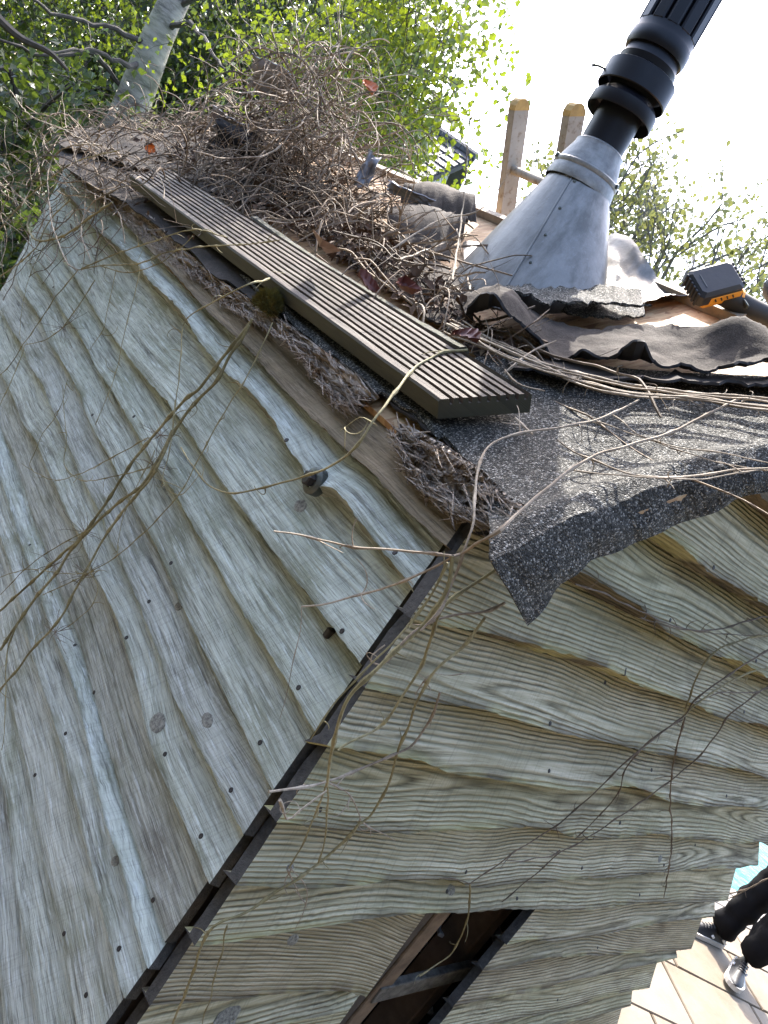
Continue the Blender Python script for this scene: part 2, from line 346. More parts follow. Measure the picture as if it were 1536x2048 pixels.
# ------------------------------------------------------------------ ground, patio, pool
def mat_grass():
    t = NT('lawn'); o = t.obj(); n = t.noise(o, 3, 6); f = t.noise(o, 60, 4)
    t.base(t.mix(f, t.ramp(n, [(0.3, (0.04, 0.06, 0.015)), (0.7, (0.09, 0.12, 0.03))]), (0.07, 0.10, 0.02))); t.set(Roughness=0.9); t.bump(f, 1.0, 0.03); return t.m
gs = 400
tag(mesh('ground', [(-gs, -gs, -0.03), (gs, -gs, -0.03), (gs, gs, -0.03), (-gs, gs, -0.03)], [(0, 1, 2, 3)], mat_grass()), 'green lawn round the shed', kind='structure')
PA = np.array([math.cos(math.radians(-30)), math.sin(math.radians(-30)), 0]); PB = np.array([0.5, math.cos(math.radians(30)), 0])
UPV = np.array([0, 0, 1.0])
POOL_N, DECK_N = 4.11, 3.69
def pab(a, b, z=0): return PA * a + PB * b + UPV * z
m_ = MB(); m_.v = [pab(-3, -6, -0.012), pab(14, -6, -0.012), pab(14, DECK_N, -0.012), pab(-3, DECK_N, -0.012)]; m_.f = [(0, 1, 2, 3)]
patio = tag(m_.build('patio', simple('dark_joint_sand', (0.12, 0.085, 0.05), 0.9)), 'honey coloured stone patio beyond the shed', kind='structure')
# joints traced from the picture: one long joint along PA, staggered cross joints along PB
J0 = float(np.dot(onax(1311, 1911, 2, 0), PB))
aj = float(np.dot(onax(1322, 1918, 2, 0), PA)); aj2 = float(np.dot(onax(1443, 1885, 2, 0), PA))
ang = 0
def slab(a0, a1, b0, b1):
    g = 0.006; j = lambda: rnd.uniform(-0.004, 0.004); z = rnd.uniform(-0.001, 0.003)
    c = [(a0 + g + j(), b0 + g + j()), (a1 - g + j(), b0 + g + j()), (a1 - g + j(), b1 - g + j()), (a0 + g + j(), b1 - g + j())]
    cx = sum(p[0] for p in c) / 4; cy = sum(p[1] for p in c) / 4
    r = [[pab(*p, -0.02) for p in c], [pab(*p, z - 0.006) for p in c], [pab(p[0] + (cx - p[0]) * 0.015, p[1] + (cy - p[1]) * 0.015, z) for p in c]]
    b = MB(); b.loft(r); return b.build('slab', SLAB, patio)
rows = [(DECK_N - (DECK_N - J0) * 0.5, DECK_N, 0.55, aj2 + 0.23), (J0, DECK_N - (DECK_N - J0) * 0.5, 0.6, aj2), (J0 - 0.42, J0, 0.62, aj), (J0 - 0.84, J0 - 0.42, 0.5, aj + 0.2), (J0 - 1.4, J0 - 0.84, 0.6, aj)]
for b0, b1, w, a0 in rows:
    k0 = math.floor((1.8 - a0) / w)
    for k in range(k0, k0 + 9): slab(a0 + k * w, a0 + (k + 1) * w, b0, b1)
def blocker_hedge(a, b, h, th, name):  # hedge added out of view to keep low sky light off the walls
    a = np.array(a, float); b = np.array(b, float); L = np.linalg.norm(b - a); d = (b - a) / L; n = np.array([-d[1], d[0], 0]); V = []; nu = int(L / 0.14); prof = [(-th, -0.03), (-th, h * .3), (-th, h * .6), (-th, h * .85), (-th * .6, h), (0, h * 1.03), (th * .6, h), (th, h * .85), (th, h * .6), (th, h * .3), (th, -0.03)]
    for i in range(nu + 1):
        for k, (x, z) in enumerate(prof):
            p = a + d * L * i / nu + n * x + UPV * z; q = Vector(p * 2.2); V.append(p + n * 0.22 * mn.noise(q) + UPV * 0.25 * mn.noise(q + Vector((9, 3, 1))) * (z > 0))
    m = len(prof); Fc = [(i * m + k, i * m + k + 1, (i + 1) * m + k + 1, (i + 1) * m + k) for i in range(nu) for k in range(m - 1)]
    t = NT('blocker_hedge_foliage'); o = t.obj(); f = t.noise(o, 28, 5); t.base(t.ramp(f, [(0.3, (0.014, 0.016, 0.010)), (0.7, (0.045, 0.052, 0.03))])); t.set(Roughness=0.8); t.bump(f, 1.0, 0.06)
    return tag(mesh(name, V, Fc, t.m, None, True), 'unseen tall hedge added behind the viewer to block low sky light', kind='structure')
blocker_hedge((-3.3, -4.2, 0), (-3.3, 7.0, 0), 4.4, 0.5, 'light_block_hedge')
blocker_hedge((-3.3, -3.8, 0), (8.0, -3.8, 0), 4.4, 0.5, 'light_block_hedge')
WDK = simple('grey_deck_plank', (0.17, 0.155, 0.135), 0.8, var=0.25, scale=14, bump=0.4)
m_ = MB(); m_.box(pab(5, (POOL_N + DECK_N) / 2, -0.05), (PA, PB, UPV), (6, (POOL_N - DECK_N) / 2, 0.02))
pdk = tag(m_.build('pool_deck', DARKWOOD), 'narrow deck of weathered planks along the pool', kind='structure')
nd = 4; dw = (POOL_N - DECK_N) / nd
for k in range(nd):
    b = MB(); b.box(pab(5 + rnd.uniform(-.02, .02), DECK_N + dw * (k + 0.5), -0.01), (PA, UPV, PB), (6, 0.014, dw / 2 - 0.004), 0.003)
    b.build('plank', WDK, pdk)
def mat_water():
    t = NT('pool_water'); o = t.obj(); n = t.noise(o, 4, 3, 0.5, 0.6)
    t.base(t.ramp(n, [(0.3, (0.003, 0.095, 0.08)), (0.7, (0.02, 0.17, 0.14))])); t.set(Roughness=0.25, Specular_IOR_Level=0.2); t.bump(t.noise(o, 7, 3), 0.5, 0.04); return t.m
m_ = MB(); m_.v = [pab(-1, POOL_N, -0.016), pab(11, POOL_N, -0.016), pab(11, POOL_N + 4.5, -0.016), pab(-1, POOL_N + 4.5, -0.016)]; m_.f = [(0, 1, 2, 3)]
tag(m_.build('pool_water', mat_water()), 'bright turquoise swimming pool water', kind='structure')
m_ = MB(); m_.box(pab(5, POOL_N + 4.8, 0.0), (PA, PB, UPV), (6.3, 0.3, 0.02)); tag(m_.build('pool_coping', SLAB), 'pale stone coping on the far pool edge', kind='structure')

# ------------------------------------------------------------------ the shed
YEND = float(place(38, 505, 'L', 0)[1])
shed = empty('garden_shed', (WX, WY, 0), 'old timber shed with waney edge boards and a half stripped roof', 'shed')
RIDGE_X = 1.326; RIDGE_Z = Z0 + SL * (RIDGE_X - X0)
FAR_X = 2.76; FAR_SL = 0.34
def roofz(x): return Z0 + SL * (x - X0) if x <= RIDGE_X else RIDGE_Z - FAR_SL * (x - RIDGE_X)
ENDG = simple('dark_end_grain', (0.05, 0.045, 0.038), 0.9, var=0.4, scale=120, bump=0.6)
class Wall:
    def __init__(s, kind, proud):
        s.kind = kind; s.proud = proud; s.ax = 1 if kind == 'L' else 0
    def st(s, px, off=None):
        P = [place(x, y, s.kind, s.proud if off is None else off) for x, y in px]
        a = np.array([(p[s.ax], p[2]) for p in P]); return a[np.argsort(a[:, 0])]
    def pt(s, S, T, off): return (WX - off, S, T) if s.kind == 'L' else (S, WY - off, T)
def edge_fn(a):
    S, T = a[:, 0], a[:, 1]
    sl = np.polyfit(S, T, 1)[0] if len(S) > 2 else 0
    sl = max(-0.05, min(0.05, sl))
    def f(s):
        if s < S[0]: return T[0] + sl * (s - S[0])
        if s > S[-1]: return T[-1] + sl * (s - S[-1])
        return float(np.interp(s, S, T))
    return f
def board(wall, low, up, sl, sr, mat, parent, seed, name='board', ch=(0.006, 0.016), lap=0.022, step=0.011, bark=False, tuck=0.001, cut0=None, cut1=None):
    def cutS(nrm, t, off):     # where the straight saw cut meets this row of the board
        c = WX - off - CAM[0] if wall.kind == 'L' else WY - off - CAM[1]
        return -(nrm[0] * c + nrm[2] * (t - H)) / nrm[1] if wall.kind == 'L' else -(nrm[1] * c + nrm[2] * (t - H)) / nrm[0]
    tl = np.mean([low(sl(1.2)), low(sr(1.2))]); tu = np.mean([up(sl(1.2)), up(sr(1.2))])
    ws = [0, 0, 0.0, 0.12, 0.28, 0.46, 0.64, 0.82, 1.0, 1.0]
    nsz = max(6, int((sr(tl) - sl(tl)) / step)); V = []; UV = []; WA = []; Fc = []
    nr = len(ws)
    for i in range(nsz + 1):
        u = i / nsz
        for k, w in enumerate(ws):
            t0 = tl + w * (tu - tl); of_ = lap * (1 - w) + tuck * w
            a_ = sl(t0) if cut0 is None else cutS(cut0[0], t0, of_) + cut0[1]; b__ = sr(t0) if cut1 is None else cutS(cut1[0], t0, of_) + cut1[1]
            s_ = a_ + (b__ - a_) * u
            lo, hi = low(s_), up(s_); lo0 = 0.5 * lo + 0.25 * (low(s_ - 0.05) + low(s_ + 0.05))
            lo += 0.0028 * nz(s_ * 45, seed) + 0.0022 * nz(s_ * 130, seed + 4)
            c_ = ch[0] + (ch[1] - ch[0]) * min(1, max(0, 0.38 + 1.6 * nz(s_ * 3.2, seed * 3.1, 7)))
            wav = 0.0018 * nz(s_ * 3, w * 2, seed) + 0.0010 * nz(s_ * 11, w * 7, seed + 2)
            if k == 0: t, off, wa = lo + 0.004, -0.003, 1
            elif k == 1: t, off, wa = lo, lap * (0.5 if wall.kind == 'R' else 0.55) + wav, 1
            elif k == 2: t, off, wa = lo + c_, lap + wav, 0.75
            elif k == nr - 1: t, off, wa = hi, -0.003, 0
            else:
                t = lo + c_ + (hi - lo - c_) * w; off = lap * (1 - w) + tuck * w + wav * (1 - 0.6 * w); wa = 0
            V.append(wall.pt(s_, t, off)); UV.append((s_, t - lo0)); WA.append(wa)
    nb = len(V)
    for i in range(nsz + 1):            # plain back face, a board thickness behind the front
        for k in (2, 5, 8):
            x, y, z = V[i * nr + k]; w = ws[k]; bk = max(-0.006, (lap * (1 - w) + tuck * w) - 0.020)
            V.append(wall.pt(y if wall.kind == 'L' else x, z, bk)); UV.append(UV[i * nr + k]); WA.append(0)
    for i in range(nsz):
        for k in range(1, nr - 2):
            a = i * nr + k; q = (a, a + nr, a + nr + 1, a + 1); Fc.append(q if wall.kind == 'R' else q[::-1])
        A, B = i * nr, (i + 1) * nr; c0, c1 = nb + i * 3, nb + (i + 1) * 3
        for q in ((A + 1, c0, c1, B + 1), (c0, c0 + 1, c1 + 1, c1), (c0 + 1, c0 + 2, c1 + 2, c1 + 1), (c0 + 2, A + nr - 2, B + nr - 2, c1 + 2)): Fc.append(q if wall.kind == 'R' else q[::-1])
    fm = [0] * len(Fc)
    for e in (0, nsz): Fc.append(tuple(e * nr + k for k in range(1, nr - 1)) + tuple(nb + e * 3 + k for k in (2, 1, 0))); fm.append(1)
    return mesh(name, V, Fc, None, parent, True, UV, {'wane': WA}, mats=[mat, ENDG], fm=fm)
def shade_flat_ends(o): pass

def cutline(p, q): return np.cross(ray(*p), ray(*q))
# ---- left wall: lower edge of every board, traced, far end to corner
LE = [
 [(205,410),(250,445),(300,500),(380,590),(470,675),(592,803),(686,898),(758,960),(833,1041),(878,1083)],
 [(130,395),(189,462),(228,504),(280,550),(342,615),(420,706),(446,738),(507,803),(556,862),(582,907),(612,943),(616,972),(634,990),(660,991),(678,1003),(693,1021),(725,1070),(758,1112),(790,1148),(823,1187)],
 [(120,491),(146,543),(176,592),(208,647),(260,712),(293,758),(342,813),(384,872),(404,900),(442,953),(498,1034),(537,1093),(589,1165),(634,1220),(670,1265),(697,1300),(722,1330)],
 [(45,491),(78,546),(107,589),(143,647),(172,693),(199,742),(228,781),(257,833),(286,881),(322,943),(358,995),(400,1073),(439,1135),(475,1200),(530,1290),(585,1380),(630,1458)],
 [(33,533),(42,576),(65,608),(88,641),(107,693),(137,745),(169,800),(195,865),(225,914),(247,963),(277,1021),(312,1086),(345,1158),(378,1226),(415,1300),(470,1410),(505,1480),(548,1568)],
 [(0,612),(16,641),(42,686),(62,729),(88,774),(107,820),(130,868),(153,924),(182,982),(212,1038),(241,1112),(267,1168),(293,1225),(320,1290),(360,1400),(395,1480),(450,1580),(495,1665)],
 [(0,735),(33,800),(52,855),(81,894),(98,930),(124,986),(140,1028),(175,1100),(202,1168),(240,1240),(275,1340),(291,1400),(300,1455),(325,1540),(370,1635),(418,1752)],
 [(0,865),(23,924),(46,995),(65,1047),(88,1100),(115,1180),(146,1266),(167,1341),(182,1396),(205,1490),(218,1540),(236,1605),(252,1658),(285,1765),(322,1885)],
 [(0,930),(40,1060),(85,1190),(120,1290),(145,1350),(175,1460),(195,1540),(225,1650),(250,1715),(275,1810),(302,1920)],
 [(0,1060),(20,1112),(33,1151),(60,1250),(75,1315),(110,1415),(135,1500),(170,1630),(200,1765),(225,1850),(257,1985)],
 [(0,1290),(15,1350),(40,1440),(70,1550),(85,1650),(110,1760),(135,1865),(155,1975),(165,2048)],
 [(0,1515),(20,1600),(35,1725),(55,1840),(75,1950),(90,2045)],
 [(0,1800),(10,1930),(22,2048)]]
wl = Wall('L', 0.033)
m_ = MB(); m_.box((WX + 0.012, (WY + 0.03 + YEND) / 2, 0.79), np.eye(3), (0.008, (YEND - WY) / 2 - 0.02, 0.79))
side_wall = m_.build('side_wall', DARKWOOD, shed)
ends = wl.st([(880,1100),(823,1190),(720,1333),(632,1460),(550,1572),(494,1668),(420,1755),(320,1895),(257,1990)])
endT = ends[np.argsort(ends[:, 1])]
fns = [edge_fn(wl.st(e)) for e in LE]
last = fns[-1]
for k in range(1, 5): fns.append(lambda s, k=k: last(s) - 0.13 * k)
eave = lambda s: 1.675
for i, f in enumerate(fns):
    up = eave if i == 0 else (lambda s, g=fns[i - 1]: g(s) + 0.022)
    e0 = float(np.interp(f(0.7) + 0.06, endT[:, 1], endT[:, 0])) + rnd.uniform(-0.006, 0.004)
    far = YEND + rnd.uniform(-0.02, 0.02)
    if i == 7: up = lambda s, g=fns[6]: g(s) + 0.022
    if i == 8:      # the split lower half of the same board: only a dark crack between them
        up = lambda s, g=fns[7]: g(s) + 0.012
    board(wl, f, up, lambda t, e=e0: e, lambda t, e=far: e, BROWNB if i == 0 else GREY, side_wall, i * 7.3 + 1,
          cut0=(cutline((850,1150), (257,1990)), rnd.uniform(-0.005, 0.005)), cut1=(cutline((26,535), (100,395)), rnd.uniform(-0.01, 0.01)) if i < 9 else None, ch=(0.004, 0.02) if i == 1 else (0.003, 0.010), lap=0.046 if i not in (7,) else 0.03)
# nails, knots and the bolt on the left wall
from mathutils.bvhtree import BVHTree
TREES = {}; HN = [None]
def hit_board(px, parent):      # where the sight line meets the boards of a wall
    if parent.name not in TREES:
        v, f = [], []
        for ch in parent.children:
            if ch.name.startswith('board'):
                k = len(v); v += [q.co.copy() for q in ch.data.vertices]; f += [tuple(i + k for i in q.vertices) for q in ch.data.polygons]
        TREES[parent.name] = BVHTree.FromPolygons(v, f)
    h, hn = TREES[parent.name].ray_cast(Vector(CAM), Vector(ray(*px)).normalized())[:2]
    if h is None: return None
    HN[0] = np.array(hn) if np.dot(hn, ray(*px)) < 0 else -np.array(hn)
    return np.array(h)
def disc(wall, px, r, off, mat, name, parent, el=1.0, bulge=0.002):
    p = hit_board(px, parent)
    n = np.array([-1.0, 0, 0]) if wall.kind == 'L' else np.array([0, -1.0, 0])
    if p is None: return None
    n = HN[0]; a = np.array([0, 1.0, 0]) if wall.kind == 'L' else np.array([1.0, 0, 0]); a = a - n * np.dot(a, n); a /= np.linalg.norm(a); b = np.cross(n, a)
    rings = []
    for z, q in ((-0.012, 1), (0, 1), (bulge, 0.82), (bulge * 1.2, 0.4), (bulge * 0.6, 0.12)):
        rings.append([p + n * z + (a * math.cos(t) * el + b * math.sin(t)) * r * q * (1 + 0.12 * nz(math.cos(t) * 2, math.sin(t) * 2, px[0])) for t in np.arange(10) * 2 * math.pi / 10])
    m = MB(); m.loft(rings); return m.build(name, mat, parent, True)
for p in [(188,1385),(131,1467),(70,1550),(330,1508),(462,1580),(402,1672),(306,1800),(238,1897),(172,1990),(128,1867),(520,1485),(597,1375),(684,1262),(342,1126),(298,1203),(253,1275),(268,833),(107,574),(185,830),(573,880),(790,1105),(150,1290),(60,1090)]:
    disc(wl, p, 0.0042, 0.0145, NAIL, 'nail', side_wall, 1.0, 0.001)
for p, r, el in [((315,1445), 0.015, 1.25), ((415,1440), 0.010, 1.6), ((358,1212), 0.009, 1.2), ((601,1012), 0.011, 1.3), ((231,1722), 0.008, 1.2)]:
    disc(wl, p, r, 0.0125, KNOT, 'knot', side_wall, el, 0.0009)
pb = hit_board((628, 962), side_wall)
m_ = MB(); m_.lathe(pb, (-1, 0, 0), [(-0.01, 0.022), (0.003, 0.022), (0.0055, 0.019), (0.006, 0.012)], 24)
wsh = m_.build('washer', BOLT, side_wall, True)
m_ = MB(); m_.lathe(pb + np.array([-0.004, 0.002, 0]), (-1, 0.1, 0), [(0, 0.0125), (0.009, 0.0125), (0.0115, 0.010), (0.0118, 0.0)], 6); m_.build('bolt', NAIL, side_wall)
# black screw head block at the end of a board
m_ = MB(); m_.box(place(664, 1268, 'L', 0.012), np.eye(3), (0.012, 0.005, 0.008), 0.002); m_.build('clip', NAIL, side_wall)

# ---- gable wall on the right
RE = [
 [(1310,1085),(1384,1140),(1454,1182),(1536,1228)],
 [(1136,1162),(1209,1206),(1272,1237),(1349,1269),(1419,1307),(1488,1342),(1536,1363)],
 [(843,1233),(922,1256),(1000,1285),(1087,1310),(1174,1338),(1244,1363),(1297,1380),(1349,1401),(1436,1429),(1536,1460)],
 [(775,1374),(797,1381),(851,1393),(930,1409),(1004,1424),(1070,1442),(1140,1466),(1209,1484),(1279,1498),(1349,1508),(1401,1518),(1471,1540),(1536,1557)],
 [(684,1502),(734,1510),(812,1520),(871,1530),(930,1532),(969,1541),(1070,1555),(1140,1567),(1192,1564),(1244,1574),(1314,1588),(1384,1599),(1464,1609),(1536,1609)],
 [(574,1623),(617,1635),(695,1641),(852,1645),(969,1645),(1070,1656),(1174,1660),(1244,1663),(1331,1669),(1419,1674),(1516,1684)],
 [(500,1748),(617,1752),(734,1756),(891,1757),(914,1762),(1008,1748),(1105,1749),(1174,1745),(1244,1740),(1314,1738),(1349,1731),(1419,1726),(1464,1730)],
 [(404,1862),(508,1850),(612,1837),(717,1824),(821,1821),(899,1821),(977,1811),(1087,1808),(1157,1810),(1227,1803),(1314,1800),(1401,1798)]]
LLOW = [[(321,1985),(430,1980),(560,1972),(665,1970),(717,1983),(753,1991)], [(230,2110),(400,2075),(500,2048),(560,2032),(633,2017),(725,2001)]]
RLOW = [[(1049,1872),(1087,1876),(1140,1868),(1195,1861),(1244,1850),(1314,1840),(1384,1829)],
        [(987,1928),(1069,1905),(1127,1902),(1157,1899),(1209,1902),(1279,1900),(1338,1895)],
        [(924,1996),(991,1984),(1069,1970),(1105,1958),(1174,1944),(1244,1927),(1307,1916)],
        [(880,2055),(1000,2031),(1105,2014),(1174,1993),(1251,1976)],
        [(900,2100),(1070,2048),(1174,2031),(1210,2017)]]
wr = Wall('R', 0.042)
def rstart(px): return float(place(px[0], px[1], 'R', 0.014)[0])
starts = wr.st([(870,1180),(844,1215),(772,1373),(684,1490),(574,1623),(500,1742),(410,1852),(321,1985)]); stT = starts[np.argsort(starts[:, 1])]
m_ = MB(); m_.v = []; m_.f = []
# backing frame of the gable: two side sheets leaving the broken opening free
gx0, gx1 = rstart((855,1824)), rstart((1073,1809))
def prism(poly, y0, y1):
    b = MB(); n = len(poly); b.v = [(x, y0, z) for x, z in poly] + [(x, y1, z) for x, z in poly]
    b.f = [tuple(range(n)), tuple(range(2 * n - 1, n - 1, -1))] + [(i, i + n, (i + 1) % n + n, (i + 1) % n) for i in range(n)]; return b
OPZ = float(place(960, 1805, 'R', 0)[2])
ins = 0.03
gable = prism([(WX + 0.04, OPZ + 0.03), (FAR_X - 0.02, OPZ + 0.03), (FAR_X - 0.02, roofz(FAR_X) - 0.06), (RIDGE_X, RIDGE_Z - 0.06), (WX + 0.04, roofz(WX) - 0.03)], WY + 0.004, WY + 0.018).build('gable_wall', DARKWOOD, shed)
rf = [edge_fn(wr.st(e)) for e in RE]
t0_ = rf[0]
top = [lambda s, k=k: t0_(s) + 0.135 * k for k in (3, 2, 1)]
allr = top + rf
def left_lim(t, e): return max(e, X0 + (t - Z0) / SL + 0.045)
def right_lim(t, e): return min(e, RIDGE_X + (RIDGE_Z - t) / FAR_SL - 0.02)
rends = [None] * 5 + [(1600,1620),(1560,1640),(1500,1620),(1512,1684),(1464,1728),(1404,1797)]
for i, f in enumerate(allr):
    up = (lambda s, g=f: g(s) + 0.155) if i == 0 else (lambda s, g=allr[i - 1]: g(s) + 0.024)
    zs = f(1.0)
    e0 = float(np.interp(zs + 0.05, stT[:, 1], stT[:, 0])) + rnd.uniform(-0.006, 0.006)
    e1 = FAR_X + rnd.uniform(-0.03, 0.012)
    if i >= 7 and rends[i]: e1 = float(place(*rends[i], 'R', 0.014)[0])
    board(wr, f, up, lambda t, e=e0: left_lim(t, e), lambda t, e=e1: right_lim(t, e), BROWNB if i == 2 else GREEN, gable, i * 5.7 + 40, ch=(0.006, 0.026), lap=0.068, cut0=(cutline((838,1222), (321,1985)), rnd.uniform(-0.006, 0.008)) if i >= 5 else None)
lowl = [edge_fn(wr.st(e)) for e in LLOW]; lowr = [edge_fn(wr.st(e)) for e in RLOW]
prev = rf[-1]
cutL = [((852,1824),(757,1990)), ((737,1995),(690,2060))]
for i, f in enumerate(lowl + [lambda s: lowl[-1](s) - 0.13, lambda s: lowl[-1](s) - 0.26, lambda s: lowl[-1](s) - 0.39]):
    up = lambda s, g=prev: g(s) + 0.024
    e0 = float(np.interp(f(0.8) + 0.05, stT[:, 1], stT[:, 0]))
    if i < 2:
        a, b = [place(*q, 'R', 0.014) for q in cutL[i]]
        sr = lambda t, a=a, b=b: a[0] + (b[0] - a[0]) * (a[2] - t) / (a[2] - b[2])
    else: sr = lambda t, q=place(690, 2060, 'R', 0.014)[0]: q - 0.02
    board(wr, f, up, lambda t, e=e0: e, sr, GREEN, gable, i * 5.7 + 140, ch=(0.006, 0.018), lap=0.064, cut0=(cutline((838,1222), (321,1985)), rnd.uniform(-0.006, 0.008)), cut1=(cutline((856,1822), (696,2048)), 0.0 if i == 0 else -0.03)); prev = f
prev = rf[-1]
cutR = [((1073,1809),(1030,1878)), ((1030,1876),(990,1928)), ((985,1930),(925,1995)), ((925,1998),(880,2055)), ((885,2060),(850,2100))]
ro = [(1384,1829),(1338,1895),(1307,1916),(1251,1976),(1210,2017)]
for i, f in enumerate(lowr + [lambda s: lowr[-1](s) - 0.12, lambda s: lowr[-1](s) - 0.24]):
    up = lambda s, g=prev: g(s) + 0.022
    if i < 5:
        a, b = [place(*q, 'R', 0.014) for q in cutR[i]]
        sl = lambda t, a=a, b=b: a[0] + (b[0] - a[0]) * (a[2] - t) / (a[2] - b[2])
        e1 = float(place(*ro[i], 'R', 0.014)[0])
    else: sl = lambda t, q=place(860, 2100, 'R', 0.014)[0]: q; e1 = FAR_X
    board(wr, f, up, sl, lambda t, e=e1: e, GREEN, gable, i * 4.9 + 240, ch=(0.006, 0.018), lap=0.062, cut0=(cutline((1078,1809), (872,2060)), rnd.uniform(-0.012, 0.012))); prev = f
for p in [(1427,1135),(1512,1322),(1340,1240),(1210,1365),(1488,1424),(1246,1350),(1303,1540),(1453,1592),(1098,1542),(1100,1447),(932,1744),(1034,1797),(1279,1790),(894,1783),(1240,1646),(640,1620),(1164,1736),(1328,1730),(1390,1690),(1195,1895),(1115,2000)]:
    disc(wr, p, 0.004, 0.0165, NAIL, 'nail', gable, 1.0, 0.001)
for p, r, el in [((586,1880), 0.010, 1.2), ((902,1780), 0.010, 1.5), ((1320,1718), 0.009, 1.2), ((460,2040), 0.022, 1.5), ((580,1735), 0.006, 1.3)]:
    disc(wr, p, r, 0.0155, KNOT, 'knot', gable, el, 0.0007)

# ---- corner post, studs and the dark inside
def vpost(name, x0, x1, y0, y1, z0, z1, mat, parent=shed):
    b = MB(); b.box(((x0 + x1) / 2, (y0 + y1) / 2, (z0 + z1) / 2), np.eye(3)[[0, 1, 2]], ((x1 - x0) / 2, (y1 - y0) / 2, (z1 - z0) / 2), 0.003); return b.build(name, mat, parent)
vpost('corner_post', WX + 0.022, WX + 0.095, WY + 0.02, WY + 0.10, 0, 1.64, DARKWOOD)
sx = rstart((881, 1824)); sx2 = rstart((1085, 1830))
vpost('stud', sx + 0.075, sx + 0.125, WY + 0.024, WY + 0.11, 0, OPZ + 0.3, simple('raw_stud_timber', (0.16, 0.115, 0.075), 0.85, var=0.4, scale=30, bump=0.5))
vpost('stud', sx2 - 0.03, sx2 + 0.02, WY + 0.05, WY + 0.14, 0, OPZ + 0.3, BROWNWOOD)
a, b_ = place(748, 1985, 'R', -0.03), place(940, 1938, 'R', -0.03)
m_ = MB(); d_ = (b_ - a) / np.linalg.norm(b_ - a); m_.box((a + b_) / 2, (d_, np.array([0, 1.0, 0]), np.cross(d_, [0, 1.0, 0])), (np.linalg.norm(b_ - a) / 2, 0.010, 0.024), 0.002)
m_.build('batten', simple('grey_batten', (0.12, 0.115, 0.10), 0.85, var=0.6, scale=40, bump=0.8), shed)
INS = simple('grey_steel_slat', (0.50, 0.52, 0.55), 0.45, 0.3)
for k, (px, off, ln) in enumerate((((885,1842), -0.16, 0.05), ((985,1838), -0.16, 0.06), ((925,1892), -0.17, 0.06), ((840,1870), -0.2, 0.05), ((1000,1900), -0.2, 0.05), ((850,1990), -0.16, 0.05))):
    p = place(*px, 'R', off); ax = np.array([0.5, 0.86, 0.05]); ax /= np.linalg.norm(ax); bx = np.cross(ax, UPV)
    m_ = MB(); m_.box(p, (bx, np.cross(bx, ax), ax), (0.02, 0.006, ln), 0.002); m_.build('bench_slat', INS, shed)
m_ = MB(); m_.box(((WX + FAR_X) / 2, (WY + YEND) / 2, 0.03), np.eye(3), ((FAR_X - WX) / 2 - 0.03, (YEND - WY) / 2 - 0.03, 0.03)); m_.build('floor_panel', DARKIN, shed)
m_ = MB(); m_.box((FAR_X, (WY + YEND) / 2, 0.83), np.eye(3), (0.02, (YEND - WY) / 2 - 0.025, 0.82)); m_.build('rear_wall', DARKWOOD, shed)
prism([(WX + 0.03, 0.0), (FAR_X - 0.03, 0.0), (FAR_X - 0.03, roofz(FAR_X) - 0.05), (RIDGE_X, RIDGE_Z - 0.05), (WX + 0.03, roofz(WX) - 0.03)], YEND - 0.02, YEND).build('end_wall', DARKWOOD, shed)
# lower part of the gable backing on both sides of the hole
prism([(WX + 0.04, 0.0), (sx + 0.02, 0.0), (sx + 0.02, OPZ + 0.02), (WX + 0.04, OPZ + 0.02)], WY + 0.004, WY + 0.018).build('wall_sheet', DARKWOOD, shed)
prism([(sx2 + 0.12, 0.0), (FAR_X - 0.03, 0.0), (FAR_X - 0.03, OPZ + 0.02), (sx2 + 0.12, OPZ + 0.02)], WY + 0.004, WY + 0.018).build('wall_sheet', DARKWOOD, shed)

# ---- roof
YR0, YR1 = WY - 0.10, YEND + 0.06
def roofbox(q0, q1, y0, y1, h0, h1, side=1):
    # q: distance up the slope measured from X0; side 1 = near slope
    b = MB()
    o = np.array([X0, 0, Z0]); e = [[o + RU * q + RN * h + np.array([0, y, 0]) for q, h in ((q0, h0), (q1, h0), (q1, h1), (q0, h1))] for y in (y0, y1)]
    b.loft(e); return b
QR = (RIDGE_X - X0) * math.sqrt(1 + SL * SL)
roof = roofbox(-0.045, QR, 0.525, YR1, -0.022, -0.010).build('roof', OSB, shed)
FU = np.array([1, 0, -FAR_SL]); FU /= np.linalg.norm(FU); FN = np.array([FAR_SL, 0, 1.0]); FN /= np.linalg.norm(FN)
m_ = MB(); o_ = np.array([RIDGE_X, 0, RIDGE_Z - 0.012]); m_.loft([[o_ + FU * q + FN * h + np.array([0, y, 0]) for q, h in ((0.015, -0.022), (1.62, -0.022), (1.62, -0.008), (0.015, -0.008))] for y in (YR0, YR1)])
m_.build('osb_sheet', OSB, roof)
m_ = roofbox(QR - 0.025, QR - 0.002, 0.88, YR1 + 0.02, -0.009, 0.010); m_.build('ridge_board', simple('ridge_batten', (0.33, 0.27, 0.20), 0.8, scale=30, bump=0.4), roof)
# eave board under the roof edge (brown, shaded)
m_ = MB(); m_.box((WX + 0.016, (WY + YEND) / 2, 1.63), np.eye(3), (0.012, (YEND - WY) / 2, 0.05)); m_.build('eave_board', BROWNWOOD, roof)

